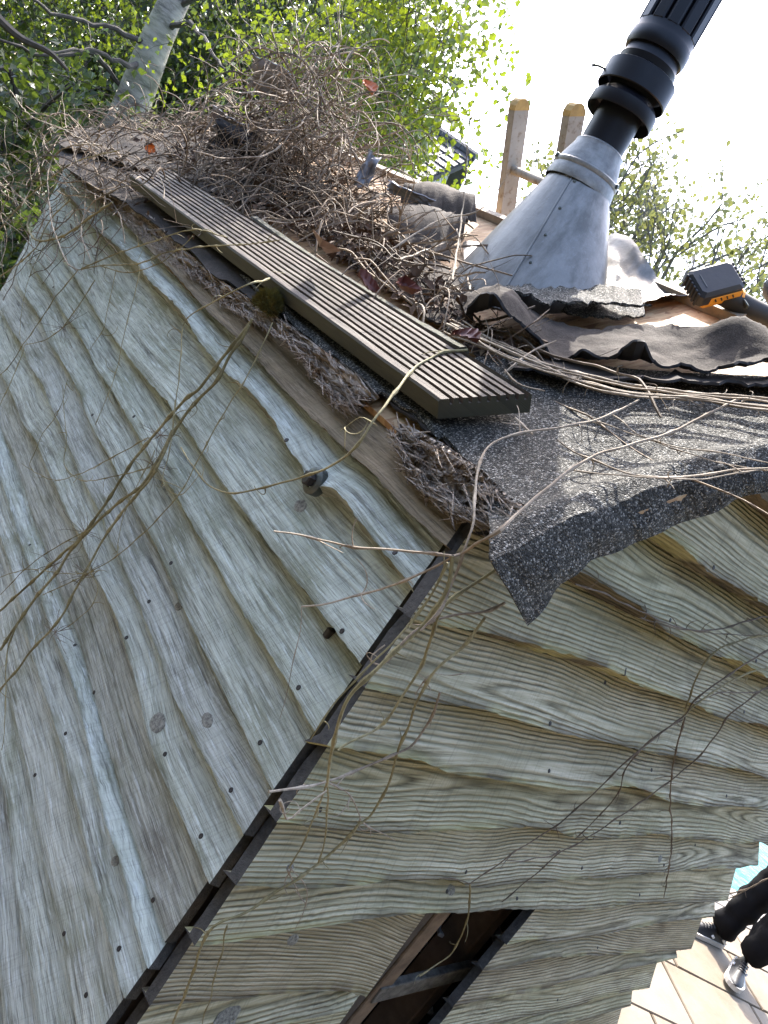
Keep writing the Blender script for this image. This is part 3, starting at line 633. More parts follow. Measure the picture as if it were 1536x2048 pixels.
BLKFELT = simple('black_felt_underside', (0.008, 0.008, 0.009), 0.8)
def sheet(name, topp, botp, nu, nv, hf, mat, parent=None, jag=0.0, thick=0.004, drop=None, seed=0, fold=0.0):
    V = []; rowsn = nv + 1
    us = np.linspace(0, 1, nu + 1)
    T = np.array([polyat(topp, u) for u in us]); B = np.array([polyat(botp, u) for u in us])
    for i in range(nu + 1):
        d = (B[i] - T[i]); L = np.linalg.norm(d) + 1e-9
        T[i] = T[i] - d / L * jag * (fbm(us[i] * nu * 0.23, seed) + 0.5 * nz(us[i] * nu * 0.9, seed + 3)); B[i] = B[i] + d / L * jag * (fbm(us[i] * nu * 0.21, seed + 9) + 0.5 * nz(us[i] * nu * 0.8, seed + 5))
    D = None if drop is None else np.array([polyat(drop, u) for u in us])
    for j in range(nv + 1):
        for i in range(nu + 1):
            w = j / nv; p = T[i] * (1 - w) + B[i] * w
            if fold: p = p + np.array([fold * math.sin(math.pi * w) ** 1.2 * (1 - us[i]) ** 3 + 8 * (1 - us[i]) ** 6 * fbm(w * 9, seed), 0])
            q = onroof(p[0], p[1], 0.0); V.append(q + RN * hf(us[i], w, q))
    nrow = nv + 1
    if D is not None:
        for j in range(1, 6):
            for i in range(nu + 1):
                w = j / 5; base = V[nv * (nu + 1) + i]
                e = onax(D[i][0], D[i][1], 1, base[1] - 0.012)
                q = base * (1 - w) + e * w + np.array([0, -0.006 * math.sin(w * 3.1), 0]) + np.array([0, 1, 0]) * 0.007 * nz(us[i] * 14, w * 3, seed)
                V.append(q)
        nrow += 5
    n0 = len(V); V = np.array(V)
    G = V.reshape(nrow, nu + 1, 3)
    du = np.gradient(G, axis=1); dv = np.gradient(G, axis=0); Nn = np.cross(du, dv); Nn /= np.linalg.norm(Nn, axis=2)[..., None] + 1e-12
    if np.mean(Nn @ RN) < 0: Nn = -Nn; flip = True
    else: flip = False
    V2 = (G - Nn * thick).reshape(-1, 3)
    Fc = []; st = nu + 1
    for j in range(nrow - 1):
        for i in range(nu):
            a = j * st + i; q = (a, a + 1, a + st + 1, a + st)
            if flip: q = q[::-1]
            Fc.append(q); Fc.append(tuple(x + n0 for x in q[::-1]))
    rim = [i for i in range(nu)] 
    def side(a, b):
        q = (a, b, b + n0, a + n0); Fc.append(q if flip else q[::-1])
    for i in range(nu): side(i, i + 1); side((nrow - 1) * st + i + 1, (nrow - 1) * st + i)
    for j in range(nrow - 1): side((j + 1) * st, j * st); side(j * st + nu, (j + 1) * st + nu)
    fm = []; n_ = (nrow - 1) * nu * 2
    for i in range(len(Fc)): fm.append(1 if (i < n_ and i % 2) or i >= n_ else 0)
    return mesh(name, np.vstack([V, V2]), Fc, None, parent, True, mats=[mat, BLKFELT if mat is UNDER else mat], fm=fm)

# mineral felt over the verge with its hanging drip edge
def hf_felt(u, w, q):
    b = 0.008 + 0.006 * fbm(q[0] * 7, q[1] * 7, 3)
    b += 0.012 * w ** 6 * nz(u * 9, 2.2) 
    return b + 0.012 * (1 - u) ** 6 * w + 0.012 * math.exp(-((w - 0.90) / 0.07) ** 2)
feltm = sheet('mineral_felt', [(700,742),(860,740),(1000,720),(1130,730),(1300,745),(1600,770),(1900,790)],
      [(978,1150),(1060,1108),(1150,1058),(1260,1010),(1350,975),(1460,945),(1600,905),(1900,815)], 190, 46, hf_felt, FELT, roof, jag=2, thick=0.004, seed=3, fold=100.0,
      drop=[(1055,1252),(1105,1195),(1180,1122),(1290,1078),(1370,1045),(1470,1005),(1600,955),(1900,855)])
# ragged left continuation of the same felt under the decking
sheet('mineral_felt', [(480,560),(620,640),(760,730),(880,780)], [(520,600),(640,710),(760,800),(830,838),(870,885),(905,890)], 60, 10, lambda u, w, q: 0.012 + 0.006 * nz(u * 12, w * 3), FELT, roof, jag=9, seed=21)

# torn underlay: a long wavy brown sheet lying over the felt
def hf_under(u, w, q):
    hump = 0.05 * math.exp(-((u - 0.13) / 0.10) ** 2) * (0.35 + 0.65 * math.sin(min(1, w * 1.1) * 2.6))
    wave = 0.009 * math.sin(u * 15 + 1.1 * w) * (0.3 + w) + 0.006 * fbm(u * 2.5, w * 1.5, 8)
    hump2 = 0.04 * math.exp(-((u - 0.80) / 0.10) ** 2) * math.exp(-((w - 0.15) / 0.3) ** 2)
    lip = 0.04 * max(0, (w - 0.75) / 0.25) ** 2 * max(0, 0.5 + 1.2 * nz(u * 9, 5)) + 0.010 * abs(nz(u * 7 + w, w * 2.5, 3))
    return 0.020 + max(-0.006, hump + wave + lip + hump2)
sheet('torn_underlay', [(918,618),(985,608),(1060,650),(1180,680),(1300,672),(1420,690),(1600,705)], [(930,680),(1040,715),(1130,745),(1250,775),(1330,762),(1440,775),(1600,770)], 130, 26, hf_under, UNDER, roof, jag=5, seed=5)
# the black rolled edges and flaps beneath it
def flap(name, topp, botp, h0, h1, seed, mat=UNDER, nu=40, nv=8, jag=9, parent=None, curl=0.0):
    def hf(u, w, q): return h0 + (h1 - h0) * w + 0.007 * fbm(u * 3, w * 1.5, seed) + curl * math.sin(w * math.pi)
    return sheet(name, topp, botp, nu, nv, hf, mat, parent, jag=jag, seed=seed)
flap('torn_underlay', [(1010,730),(1130,735),(1250,760),(1400,765),(1600,770)], [(1020,770),(1130,790),(1250,798),(1400,800),(1600,815)], 0.012, 0.03, 31, parent=roof, jag=12)
flap('torn_underlay', [(1010,600),(1090,605),(1160,610),(1240,640)], [(1000,625),(1090,655),(1170,660),(1290,660)], 0.03, 0.05, 33, FELT, parent=roof, jag=11)
flap('torn_underlay', [(1150,590),(1215,590),(1280,600)], [(1120,645),(1200,655),(1285,655)], 0.02, 0.02, 35, FELT, parent=roof, jag=6)
flap('torn_underlay', [(640,380),(720,430),(800,500),(930,560)], [(560,420),(680,520),(800,600),(960,720)], 0.006, 0.008, 37, parent=roof, jag=14, nu=60, nv=20)
flap('torn_underlay', [(150,262),(300,265),(420,270),(560,300)], [(120,300),(280,350),(480,420),(560,430)], 0.01, 0.02, 39, parent=roof, jag=10, nu=60, nv=16)
fc = tag(flap('felt_scrap', [(770,440),(840,432),(900,452),(935,470)], [(775,475),(830,500),(880,510),(925,492)], 0.03, 0.012, 41, jag=2, curl=0.03), 'curled grey felt scrap on the bare sheathing board left of the flue', 'felt scrap')
fc = tag(flap('felt_scrap', [(812,412),(850,400),(900,415),(945,430)], [(800,425),(850,440),(900,452),(950,468)], 0.05, 0.03, 43, jag=2.5, curl=0.02), 'black torn felt strip standing behind the grey curl near the ridge', 'felt scrap')
fc = tag(flap('felt_scrap', [(770,478),(830,500),(900,515)], [(790,505),(850,522),(900,535)], 0.03, 0.01, 44, jag=2.5), 'small black felt shred below the grey curl', 'felt scrap')

flap('torn_underlay', [(120,275),(240,330),(330,400),(450,480),(560,560),(760,700),(920,860)], [(118,330),(215,390),(300,440),(440,560),(600,672),(770,800),(900,905)], 0.004, 0.006, 51, parent=roof, jag=8, nu=80, nv=10)
# rotten fibrous edging hanging along the eave of the left wall
def edging(name, top, bot, seed, n=520):
    us = np.linspace(0, 1, 240); V = []; Fc = []; nv = 16
    for u in us:
        a, b = polyat(top, u), polyat(bot, u)
        jg = 12 * fbm(u * 13, seed) + 8 * nz(u * 50, seed)
        for j in range(nv + 1):
            w = j / nv; p = a + (b - a) * w + (b - a) / (np.linalg.norm(b - a) + 1e-6) * jg * w
            V.append(place(p[0], p[1], 'L', 0.034 - 0.012 * w + 0.008 * fbm(u * 12, w * 4, seed) + 0.007 * abs(nz(u * 26 + 2 * nz(u * 9, w * 3), w * 17, seed)) + 0.003 * nz(u * 60, w * 45, seed)))
    st = nv + 1
    for i in range(len(us) - 1):
        for j in range(nv): q = i * st + j; Fc.append((q, q + 1, q + st + 1, q + st))
    n0 = len(V); V2 = [p + np.array([0.014, 0, 0.002]) for p in V]; Fc += [tuple(x + n0 for x in q[::-1]) for q in Fc]
    mb = MB(); mb.add(V + V2, Fc)
    r = random.Random(seed)
    for k in range(n):   # split fibres and flakes
        u = r.random(); w = r.uniform(0.05, 1.04) if r.random() < 0.35 else r.uniform(0.86, 1.10); a, b = polyat(top, u), polyat(bot, u); p = a + (b - a) * w
        q = place(p[0], p[1], 'L', r.uniform(0.026, 0.05)); ln = r.uniform(0.012, 0.055); wd = r.uniform(0.0004, 0.0016)
        d = np.array([r.uniform(-0.15, 0.15), 1.0 * r.choice((-1, 1)), r.gauss(0.0, 0.34)]); d /= np.linalg.norm(d); s_ = np.cross(d, [-1, 0.1, 0.2]); s_ /= np.linalg.norm(s_)
        bnd = np.array([-1, 0, 0]) * r.uniform(-0.004, 0.010)
        e = [q - d * ln / 2 - s_ * wd * .3, q - d * ln / 2 + s_ * wd * .3, q - s_ * wd + bnd * .6, q + s_ * wd + bnd * .6, q + d * ln / 2 + bnd]
        th = np.array([0.0014, 0, 0]); mb.add(e + [x + th for x in e], [(0, 2, 3, 1), (2, 4, 3), (6, 8, 7, 5), (8, 9, 7), (0, 1, 6, 5), (0, 5, 7, 2), (1, 3, 8, 6), (2, 7, 9, 4), (3, 4, 9, 8)])
    return mb.build(name, BARK, roof)
edging('rotten_edging', [(215,385),(300,430),(370,500),(440,560),(520,610),(620,680),(720,755),(745,790)], [(215,402),(250,440),(300,482),(335,520),(400,555),(455,612),(530,655),(590,692),(622,745),(690,822),(722,805)], 11, 620)
edging('rotten_edging', [(800,845),(870,880),(950,935),(1005,990),(1045,1010)], [(790,872),(810,930),(860,992),(925,1032),(1000,1056)], 12, 420)

# ------------------------------------------------------------------ decking board and mossy batten on the roof
def deckboard():
    hp = 0.028; th = 0.030
    a = onroof(875, 838, hp); b = onroof(1036, 832, hp); c = onroof(262, 372, hp)
    axd = (c - a); ln = np.linalg.norm(axd); axd /= ln
    wv = b - a; wv -= axd * np.dot(wv, axd); wd = 0.122; wv /= np.linalg.norm(wv); nv = np.cross(axd, wv); nv = nv if nv[2] > 0 else -nv
    prof = [(0, 0), (0, th - 0.003), (0.003, th)]
    ng = 9; pitch = (wd - 0.012) / ng
    for k in range(ng):
        x = 0.006 + pitch * k
        prof += [(x + pitch * 0.12, th), (x + pitch * 0.66, th), (x + pitch * 0.72, th - 0.009), (x + pitch * 1.04, th - 0.009)]
    prof += [(wd - 0.003, th), (wd, th - 0.003), (wd, 0)]
    n = len(prof); V = []; UV = []; WA = []; Fc = []; ns = 90
    end = (b - a)
    for i in range(ns + 1):
        s_ = ln * i / ns
        for k, (x, z) in enumerate(prof):
            sk = np.dot(end, axd) * x / wd * (1 - i / ns)
            p = a + axd * (s_ + sk) + wv * x + nv * (z + 0.0012 * nz(s_ * 9, x * 60)) ; V.append(p); UV.append((s_, x + z)); WA.append(1.0 if (k < 2 or k >= n - 2) else 0.0)
    for i in range(ns):
        for k in range(n):
            j = (k + 1) % n; Fc.append((i * n + k, i * n + j, (i + 1) * n + j, (i + 1) * n + k))
    # ends: separate vertices so the cut end keeps the dark side colour
    for i in (0, ns):
        base = len(V)
        for k in range(n): V.append(V[i * n + k]); UV.append(UV[i * n + k]); WA.append(1.0)
        Fc.append(tuple(base + k for k in range(n)))
    o = mesh('decking_board', V, Fc, DECK, None, False, UV, {'wane': WA})
    bm_fix(o); return tag(o, 'long grooved timber decking board lying along the roof edge', 'decking board')
import bmesh
def bm_fix(o):
    b = bmesh.new(); b.from_mesh(o.data); bmesh.ops.recalc_face_normals(b, faces=b.faces); b.to_mesh(o.data); b.free()
deckboard()
def batten_thing():
    pts = [onroof(x, y, 0.05) for x, y in ((508,433),(608,503),(708,566),(808,628),(926,695))]
    P = smooth_path(pts, 8); mb = MB(); rings = []
    for i, p in enumerate(P):
        d = P[min(i + 1, len(P) - 1)] - P[max(i - 1, 0)]; d /= np.linalg.norm(d); s_ = np.cross(d, RN); j = lambda: 0.002 * nz(i * 0.6, rnd.random() * 9)
        rings.append([p + s_ * x + RN * (z + j()) for x, z in ((-0.012, -0.04), (0.012, -0.04), (0.013, -0.006), (0.006, 0.002), (-0.007, 0.0), (-0.013, -0.008))])
    mb.loft(rings); t = NT('mossy_batten'); o = t.obj(); n = t.noise(o, 22, 5); f = t.noise(o, 130, 3)
    t.base(t.mix(t.ramp(n, [(0.42, 0.0), (0.62, 0.9)]), t.ramp(f, [(0.3, (0.025, 0.023, 0.017)), (0.7, (0.085, 0.08, 0.06))]), (0.03, 0.034, 0.010))); t.set(Roughness=0.85); t.bump(f, 0.8, 0.004)
    tag(mb.build('mossy_batten', t.m, None, False), 'narrow moss covered batten lying just above the decking board', 'batten')
batten_thing()
# pale strips under the decking (support packers)
tag(roofbox(0.05, 0.09, 0.90, 2.2, 0.012, 0.029).build('packing_strip', DARKWOOD), 'dark timber strip wedged under the decking board', 'timber strip')

# moss tuft
def moss():
    c = place(535, 606, 'L', 0.045) ; mb = MB(); r = random.Random(4)
    for k in range(2600):
        th, z = r.uniform(0, 6.283), r.uniform(-0.6, 1); q = math.sqrt(max(0, 1 - z * z)); n = np.array([math.cos(th) * q, math.sin(th) * q, z]); p = c + n * np.array([0.016, 0.034, 0.024]) * (0.85 + 0.5 * nz(n[0] * 2, n[1] * 2, n[2] * 2))
        d = n + np.array([r.gauss(0, .5), r.gauss(0, .5), r.gauss(0.2, .5)]); d /= np.linalg.norm(d); s_ = np.cross(d, [r.random(), r.random(), r.random()]); s_ /= np.linalg.norm(s_)
        mb.add([p - s_ * 0.0011, p + s_ * 0.0011, p + d * r.uniform(0.006, 0.013)], [(0, 1, 2)])
    rings = [[c + np.array([math.cos(t) * math.cos(e) * 0.012, math.sin(t) * math.cos(e) * 0.026, math.sin(e) * 0.018]) for t in np.arange(16) * math.pi / 8] for e in np.linspace(-1.5, 1.5, 9)]
    mb.loft(rings); tag(mb.build('moss_clump', MOSS), 'rounded olive moss clump on the rotten edging beside the decking board', 'moss')
moss()

# ------------------------------------------------------------------ flue
def flue():
    K = 0.8756
    base = at(1057, 548, 1.88 * K)
    # choose the axis that leans least from plumb while passing through the traced top
    best = None
    for t in np.linspace(1.2, 2.4, 200):
        p = at(1395, -40, t); d = p - base; d /= np.linalg.norm(d)
        if best is None or d[2] > best[0]: best = (d[2], d)
    ax = best[1]
    sc = 1.88 / F
    def along(x, y):   # distance along the axis whose projection is nearest to the pixel
        ds = np.linspace(-0.2, 1.4, 1600); P = base[None] + ax[None] * ds[:, None]; q = (P - CAM) @ M; px = q[:, :2] / q[:, 2:] * F + np.array([CX, CY])
        return ds[np.argmin(np.linalg.norm(px - np.array([x, y]), axis=1))]
    KP = lambda pr: [(zz, rr * 0.765) for zz, rr in pr]
    root = empty('chimney_flue', base - ax * 0.05, 'black stove flue with ribbed cowl rising from a pale aluminium cone', 'flue')
    # asymmetric aluminium cone: base ring lies on the roof, top ring round the pipe
    tc = base + ax * along(1166, 358); n = 48
    u = np.cross(ax, RN); u /= np.linalg.norm(u); w = np.cross(ax, u)
    bc = onroof(1058, 558, 0.0); bu = np.array([0, 1.0, 0]); bw = RU
    top = [tc + (u * math.cos(a) + w * math.sin(a)) * 0.062 for a in np.arange(n) * 2 * math.pi / n]
    bot0 = [bc + (bu * math.cos(a) + bw * math.sin(a)) * 0.158 for a in np.arange(n) * 2 * math.pi / n]
    # align the start angle of both rings
    k = int(np.argmin([np.linalg.norm((b - bc) / 0.158 - (top[0] - tc) / 0.062) for b in bot0])); o1 = [bot0[(k + i) % n] for i in range(n)]; o2 = [bot0[(k - i) % n] for i in range(n)]
    bot = o1 if np.linalg.norm((o1[5] - bc) / 0.158 - (top[5] - tc) / 0.062) < np.linalg.norm((o2[5] - bc) / 0.158 - (top[5] - tc) / 0.062) else o2
    rings = [[b * (1 - s) + t_ * s for b, t_ in zip(bot, top)] for s in (-0.12, 0, 0.1, 0.3, 0.5, 0.7, 0.9, 1.0)]
    rings = [[p + (p - (bc * (1 - min(1, max(0, (k - 1) / 6))) + tc * min(1, max(0, (k - 1) / 6)))) * 0.035 * nz(i * 0.45, k * 0.7, 2) for i, p in enumerate(rg)] for k, rg in enumerate(rings)]
    m = MB(); m.loft(rings, cap=False); cone = m.build('flashing_cone', ALU, root, True)
    si = int(np.argmin([np.dot(p - bc, M[:, 2] + M[:, 0] * 0.55) for p in bot]))     # folded seam on the side towards the camera
    m = MB(); m.tube([rg[si] for rg in rings[1:]], 0.0022, 6); m.build('seam', ALU, cone, True)
    for k in (2, 3, 4, 5, 6):
        p = rings[k][(si + 1) % n]; m = MB(); dv = p - (bc + tc) / 2; dv -= ax * np.dot(dv, ax); dv /= np.linalg.norm(dv); m.lathe(p, dv, [(-0.001, 0.0035), (0.0015, 0.003), (0.002, 0.0)], 8); m.build('rivet', BOLT, cone)
    z0 = along(1166, 358)
    m = MB(); m.lathe(base, ax, KP([(z0 - 0.025, 0.097), (z0 - 0.018, 0.098), (z0 + 0.0, 0.093), (z0 + 0.012, 0.090), (z0 + 0.055, 0.070), (z0 + 0.062, 0.070), (z0 + 0.066, 0.064)]), 48)
    col = m.build('storm_collar', LEAD, root, True)
    m = MB(); m.lathe(base, ax, KP([(z0 + 0.002, 0.0935), (z0 + 0.005, 0.0955), (z0 + 0.010, 0.0955), (z0 + 0.013, 0.0915)]), 48); m.build('clamp_band', LEAD, col, True)
    for a in (0.3, 0.75, 1.5, 4.2):
        p = base + ax * (z0 + 0.010) + (u * math.cos(a) + w * math.sin(a)) * 0.093 * 0.765
        m = MB(); m.lathe(p, (u * math.cos(a) + w * math.sin(a)), [(0, 0.005), (0.005, 0.005), (0.006, 0.003), (0.006, 0)], 10); m.build('rivet', BOLT, col)
    m = MB(); m.lathe(base, ax, KP([(z0 + 0.03, 0.061), (z0 + 0.215, 0.061), (z0 + 0.218, 0.0625), (z0 + 0.30, 0.0625), (z0 + 0.40, 0.0635)]), 40); m.build('flue_pipe', BLACKP, root, True)
    zr1, zr2, zr3 = along(1238, 236), along(1268, 183), along(1324, 96)
    dish = lambda z, r, h: [(z + h, 0.066), (z + h - 0.004, r * 0.8), (z + h * 0.55, r * 0.985), (z, r), (z - 0.003, r - 0.002), (z + h * 0.3, r - 0.005), (z + h * 0.5, r * 0.9), (z + h * 0.6, 0.064)]
    m = MB(); m.lathe(base, ax, KP(dish(zr1, 0.093, 0.042)), 44); m.build('lower_skirt_ring', BLACKP, root, True)
    m = MB(); m.lathe(base, ax, KP([(zr2 + 0.004, 0.080), (zr2 + 0.032, 0.092), (zr2 + 0.030, 0.096), (zr2 - 0.012, 0.097), (zr2 - 0.014, 0.0945), (zr2 + 0.022, 0.092), (zr2 + 0.026, 0.075)]), 44); m.build('middle_skirt_ring', BLACKP, root, True)
    m = MB(); m.lathe(base, ax, KP([(zr2 - 0.03, 0.062), (zr2 + 0.03, 0.074), (zr2 + 0.05, 0.080), (zr3 - 0.035, 0.074), (zr3 - 0.01, 0.072)]), 40); m.build('tapered_sleeve', BLACKP, root, True)
    m = MB(); m.lathe(base, ax, KP([(zr3 - 0.024, 0.068), (zr3 - 0.024, 0.080), (zr3 - 0.016, 0.084), (zr3 + 0.004, 0.084), (zr3 + 0.007, 0.081), (zr3 + 0.022, 0.080), (zr3 + 0.024, 0.070)]), 44); cb = m.build('cowl_ring', BLACKP, root, True)
    m = MB(); m.lathe(base, ax, KP([(zr3 + 0.015, 0.062), (zr3 + 0.21, 0.062)]), 36); m.build('cowl_core', DARKIN, root, True)
    for i in range(12):     # louvre fins of the cowl
        a = i * math.pi / 6 + 0.2; d = u * math.cos(a) + w * math.sin(a); s_ = np.cross(ax, d)
        m = MB(); m.box(base + ax * (zr3 + 0.107) + d * 0.0565, (d, s_, ax), (0.0055, 0.0125, 0.088), 0.003); m.build('cowl_fin', BLACKP, root)
    m = MB(); m.lathe(base, ax, KP([(zr3 + 0.188, 0.074), (zr3 + 0.19, 0.082), (zr3 + 0.205, 0.083), (zr3 + 0.22, 0.06), (zr3 + 0.232, 0.02), (zr3 + 0.234, 0.0)]), 40); m.build('cowl_cap', BLACKP, root, True)
    # clip on the middle ring
    p = base + ax * (zr2 + 0.005); d = -(M[:, 0] * 0.8 + M[:, 1] * -0.2); d -= ax * np.dot(d, ax); d /= np.linalg.norm(d)
    m = MB(); m.tube([p + d * 0.070, p + d * 0.090 - ax * 0.003, p + d * 0.099 - ax * 0.008], [0.0025, 0.0025, 0.004], 6); m.build('clip', BOLT, root)
flue()

# crumpled metal flashing behind the cone and under its foot
def hf_fl(u, w, q): return 0.012 + 0.018 * math.sin(u * 6 + w * 2) * (1 - w) + 0.030 * (1 - w) ** 2 * (0.5 + 0.5 * math.sin(u * 5)) + 0.004 * fbm(u * 6, w * 6, 2)
tag(sheet('flashing_sheet', [(1195,500),(1240,525),(1300,565),(1378,600)], [(1180,570),(1215,585),(1255,600),(1285,618)], 40, 16, hf_fl, ALU, None, jag=3, thick=0.0015, seed=61), 'crumpled shiny metal flashing sheet between the cone and the battery tool', 'metal sheet')
tag(sheet('flashing_sheet', [(925,490),(985,485),(1040,500)], [(930,545),(960,560),(1000,565)], 20, 8, lambda u, w, q: 0.006 + 0.006 * nz(u * 5, w * 4), ALU, None, jag=3, thick=0.0015, seed=62), 'pale metal flashing tongue at the left foot of the cone', 'metal sheet')

# ------------------------------------------------------------------ battery tool on the ridge
def tool():
    YEL = simple('yellow_orange_plastic', (0.75, 0.30, 0.02), 0.45, var=0.1); BLK = simple('black_tool_plastic', (0.012, 0.013, 0.017), 0.5, var=0.2, bump=0.1)
    RUB = simple('tool_rubber', (0.022, 0.022, 0.022), 0.7)
    c = at(1427, 568, 1.42); fx, fy, fz = M[:, 0], -M[:, 1], -M[:, 2]
    a = fx * 0.955 + fy * 0.27 + fz * -0.10; a /= np.linalg.norm(a)
    b = fy * 0.955 - fx * 0.27 - fz * 0.42; b -= a * np.dot(a, b); b /= np.linalg.norm(b); n = np.cross(a, b)
    root = empty('cordless_drill', c - b * 0.03982, 'cordless tool with black and orange battery pack lying on the ridge', 'cordless tool')
    m = MB(); m.box(c, (a, b, n), (0.04425, 0.03186, 0.01770), 0.00619); pack = m.build('battery_pack', BLK, root)
    for s_ in (-1, 1):
        for k in range(6):
            m = MB(); m.box(c + a * s_ * 0.04469 + b * (-0.02213 + k * 0.00885), (a, b, n), (0.00195, 0.00283, 0.01505), 0.00089); m.build('grip_rib', BLK, pack)
    m = MB(); m.box(c - a * 0.02655 + n * 0.01797 + b * 0.0, (a, b, n), (0.00106, 0.01416, 0.00053)); m.build('print_mark', simple('grey_print', (0.10, 0.10, 0.10), 0.6), pack)
    m = MB(); m.box(c - b * 0.03168 - n * 0.00354 + a * 0.01062, (a, n, b), (0.03186, 0.00796, 0.00124), 0.00071); m.build('side_panel', YEL, pack)
    for k in range(4):
        m = MB(); m.box(c - b * 0.03310 - n * (0.00354) + a * (-0.01062 + k * 0.01150), ((a + n * 0.6) / 1.166, np.cross(b, (a + n * 0.6) / 1.166), b), (0.00124, 0.00531, 0.00053)); m.build('panel_mark', BLK, pack)
    m = MB(); m.box(c + a * 0.01062 - n * 0.02478, (a, b, n), (0.03717, 0.02655, 0.00708), 0.00354); m.build('battery_shoe', YEL, root)
    hd = fx * 0.93 - fy * 0.36 - fz * 0.2; hd /= np.linalg.norm(hd)
    h0 = c + a * 0.02655 - n * 0.02655 - b * 0.00885
    m = MB(); P = smooth_path([h0, h0 + hd * 0.04425 - b * 0.00531, h0 + hd * 0.10 - b * 0.00354, h0 + hd * 0.15], 6); m.tube(P, np.linspace(0.02124, 0.01859, len(P)), 14); m.build('handle', RUB, root, True)
    m = MB(); m.tube([h0 + hd * 0.02478 - b * 0.0, h0 + hd * 0.03009], 0.02257, 16); m.build('handle_band', YEL, root)
    m = MB(); m.box(h0 + hd * 0.03098 - b * 0.01947 + n * 0.01416, (hd, b, n), (0.00354, 0.00796, 0.00531), 0.00177); m.build('hook_screw', BOLT, root)
    q = h0 + hd * 0.175; m = MB(); m.lathe(q - b * 0.06195, b, [(0, 0.0), (0.0, 0.02301), (0.02655, 0.02832), (0.115, 0.03009), (0.14, 0.02301), (0.14, 0)], 20); m.build('motor_housing', YEL, root, True)
    m = MB(); m.lathe(q + b * 0.07965, b, [(0, 0.02301), (0.02655, 0.02124), (0.04425, 0.01062), (0.04425, 0)], 16); m.build('chuck', BLK, root, True)
tool()

# ------------------------------------------------------------------ ladder behind the ridge
def ladder():
    t = NT('old_ladder_wood'); o = t.obj(); n = t.noise(o, 8, 5); f = t.noise(o, 70, 4)
    t.base(t.mix(t.ramp(f, [(0.55, 0.0), (0.7, 0.8)]), t.ramp(n, [(0.35, (0.26, 0.225, 0.175)), (0.65, (0.38, 0.34, 0.28))]), (0.16, 0.10, 0.05))); t.set(Roughness=0.8); LW = t.m
    CAPM = simple('ladder_rail_end', (0.42, 0.26, 0.07), 0.7, scale=50)
    Ya, Yb = 1.73, 1.49
    tops = [onax(1040, 205, 1, Ya), onax(1150, 215, 1, Yb)]
    base_a = onax(1008, 440, 1, Ya); d = tops[0] - base_a; d /= np.linalg.norm(d)
    foot = tops[0] - d * 1.7
    root = empty('ladder', tops[0] - d * 1.2, 'weathered wooden ladder standing up behind the ridge beside the flue', 'ladder')
    for tp in tops:
        s_ = np.cross(d, [0, 1.0, 0]); s_ /= np.linalg.norm(s_); y = np.array([0, 1.0, 0]); rings = []
        for q, k in ((1.3, 1), (0.02, 1), (0.006, 0.9), (-0.004, 0.62), (-0.008, 0.3)):
            rings.append([tp - d * q + s_ * x * 0.0228 * k + y * z * 0.0123 for x, z in ((-1, -1), (1, -1), (1, 1), (-1, 1))])
        m = MB(); m.loft(rings); r = m.build('rail', LW, root)
        m = MB(); m.loft([[tp - d * q + s_ * x * 0.0236 * k + y * z * 0.0131 for x, z in ((-1, -1), (1, -1), (1, 1), (-1, 1))] for q, k in ((0.016, 1), (0.005, 0.9), (-0.005, 0.62), (-0.0095, 0.3))]); m.build('rail_end', CAPM, r)
    ks = np.dot(tops[0] - onax(1024, 338, 1, Ya), d)
    for k in range(5):
        a = tops[0] - d * (ks + 0.25 * k); b = tops[1] - d * (np.dot(tops[1] - tops[0], d) + ks + 0.25 * k)
        m = MB(); m.tube([a, b], 0.011, 12); m.build('rung', LW, root, True)
ladder()

# ------------------------------------------------------------------ vines
def vine_mesh(P, r0, r1, seed, node=0.07, tend=0.35, sides=6, jitter=0.0011):
    r = random.Random(seed); P = smooth_path(P, 7)
    d = np.concatenate([[0], np.cumsum(np.linalg.norm(np.diff(P, axis=0), axis=1))]); L = d[-1]; n = max(8, int(L / 0.009))
    S = np.linspace(0, L, n); Q = np.array([np.interp(S, d, P[:, k]) for k in range(3)]).T
    for i in range(n):
        Q[i] += jitter * np.array([nz(S[i] * 22, seed, 1), nz(S[i] * 22, seed, 5), nz(S[i] * 22, seed, 9)]) * 2
    rad = np.linspace(r0, r1, n) * (1 + 0.12 * np.array([nz(s * 60, seed) for s in S]))
    mb = MB(); x = r.uniform(0.01, node)
    nodes = []
    while x < L:
        i = int(x / L * (n - 1)); rad[i] *= 1.7
        if 0 < i < n - 1: rad[i - 1] *= 1.25; rad[i + 1] *= 1.25
        nodes.append(i); x += node * r.uniform(0.6, 1.4)
    mb.tube(Q, rad, sides)
    for i in nodes:
        for rep in range(2):
            if r.random() < tend:
                p = Q[i]; dr = np.array([r.gauss(0, 1), r.gauss(0, 1), r.gauss(-0.3, 1)]); dr /= np.linalg.norm(dr); pts = [p]; ax = np.array([r.gauss(0, 1) for _ in range(3)]); cur = r.uniform(0.1, 0.75); st = r.uniform(0.002, 0.005)
                for k in range(r.randint(5, 12)):
                    dr = dr + np.cross(ax, dr) * cur * 0.4; dr /= np.linalg.norm(dr); pts.append(pts[-1] + dr * st)
                mb.tube(pts, np.linspace(0.0009, 0.0004, len(pts)), 4)
    return mb
def path(segs):
    out = []
    for plane, off, pts in segs:
        for p in pts: out.append(place(p[0], p[1], plane, (p[2] if len(p) > 2 else off) + {'L': 0.036, 'R': 0.028}.get(plane, 0.0)))
    return out
SEED = [100]
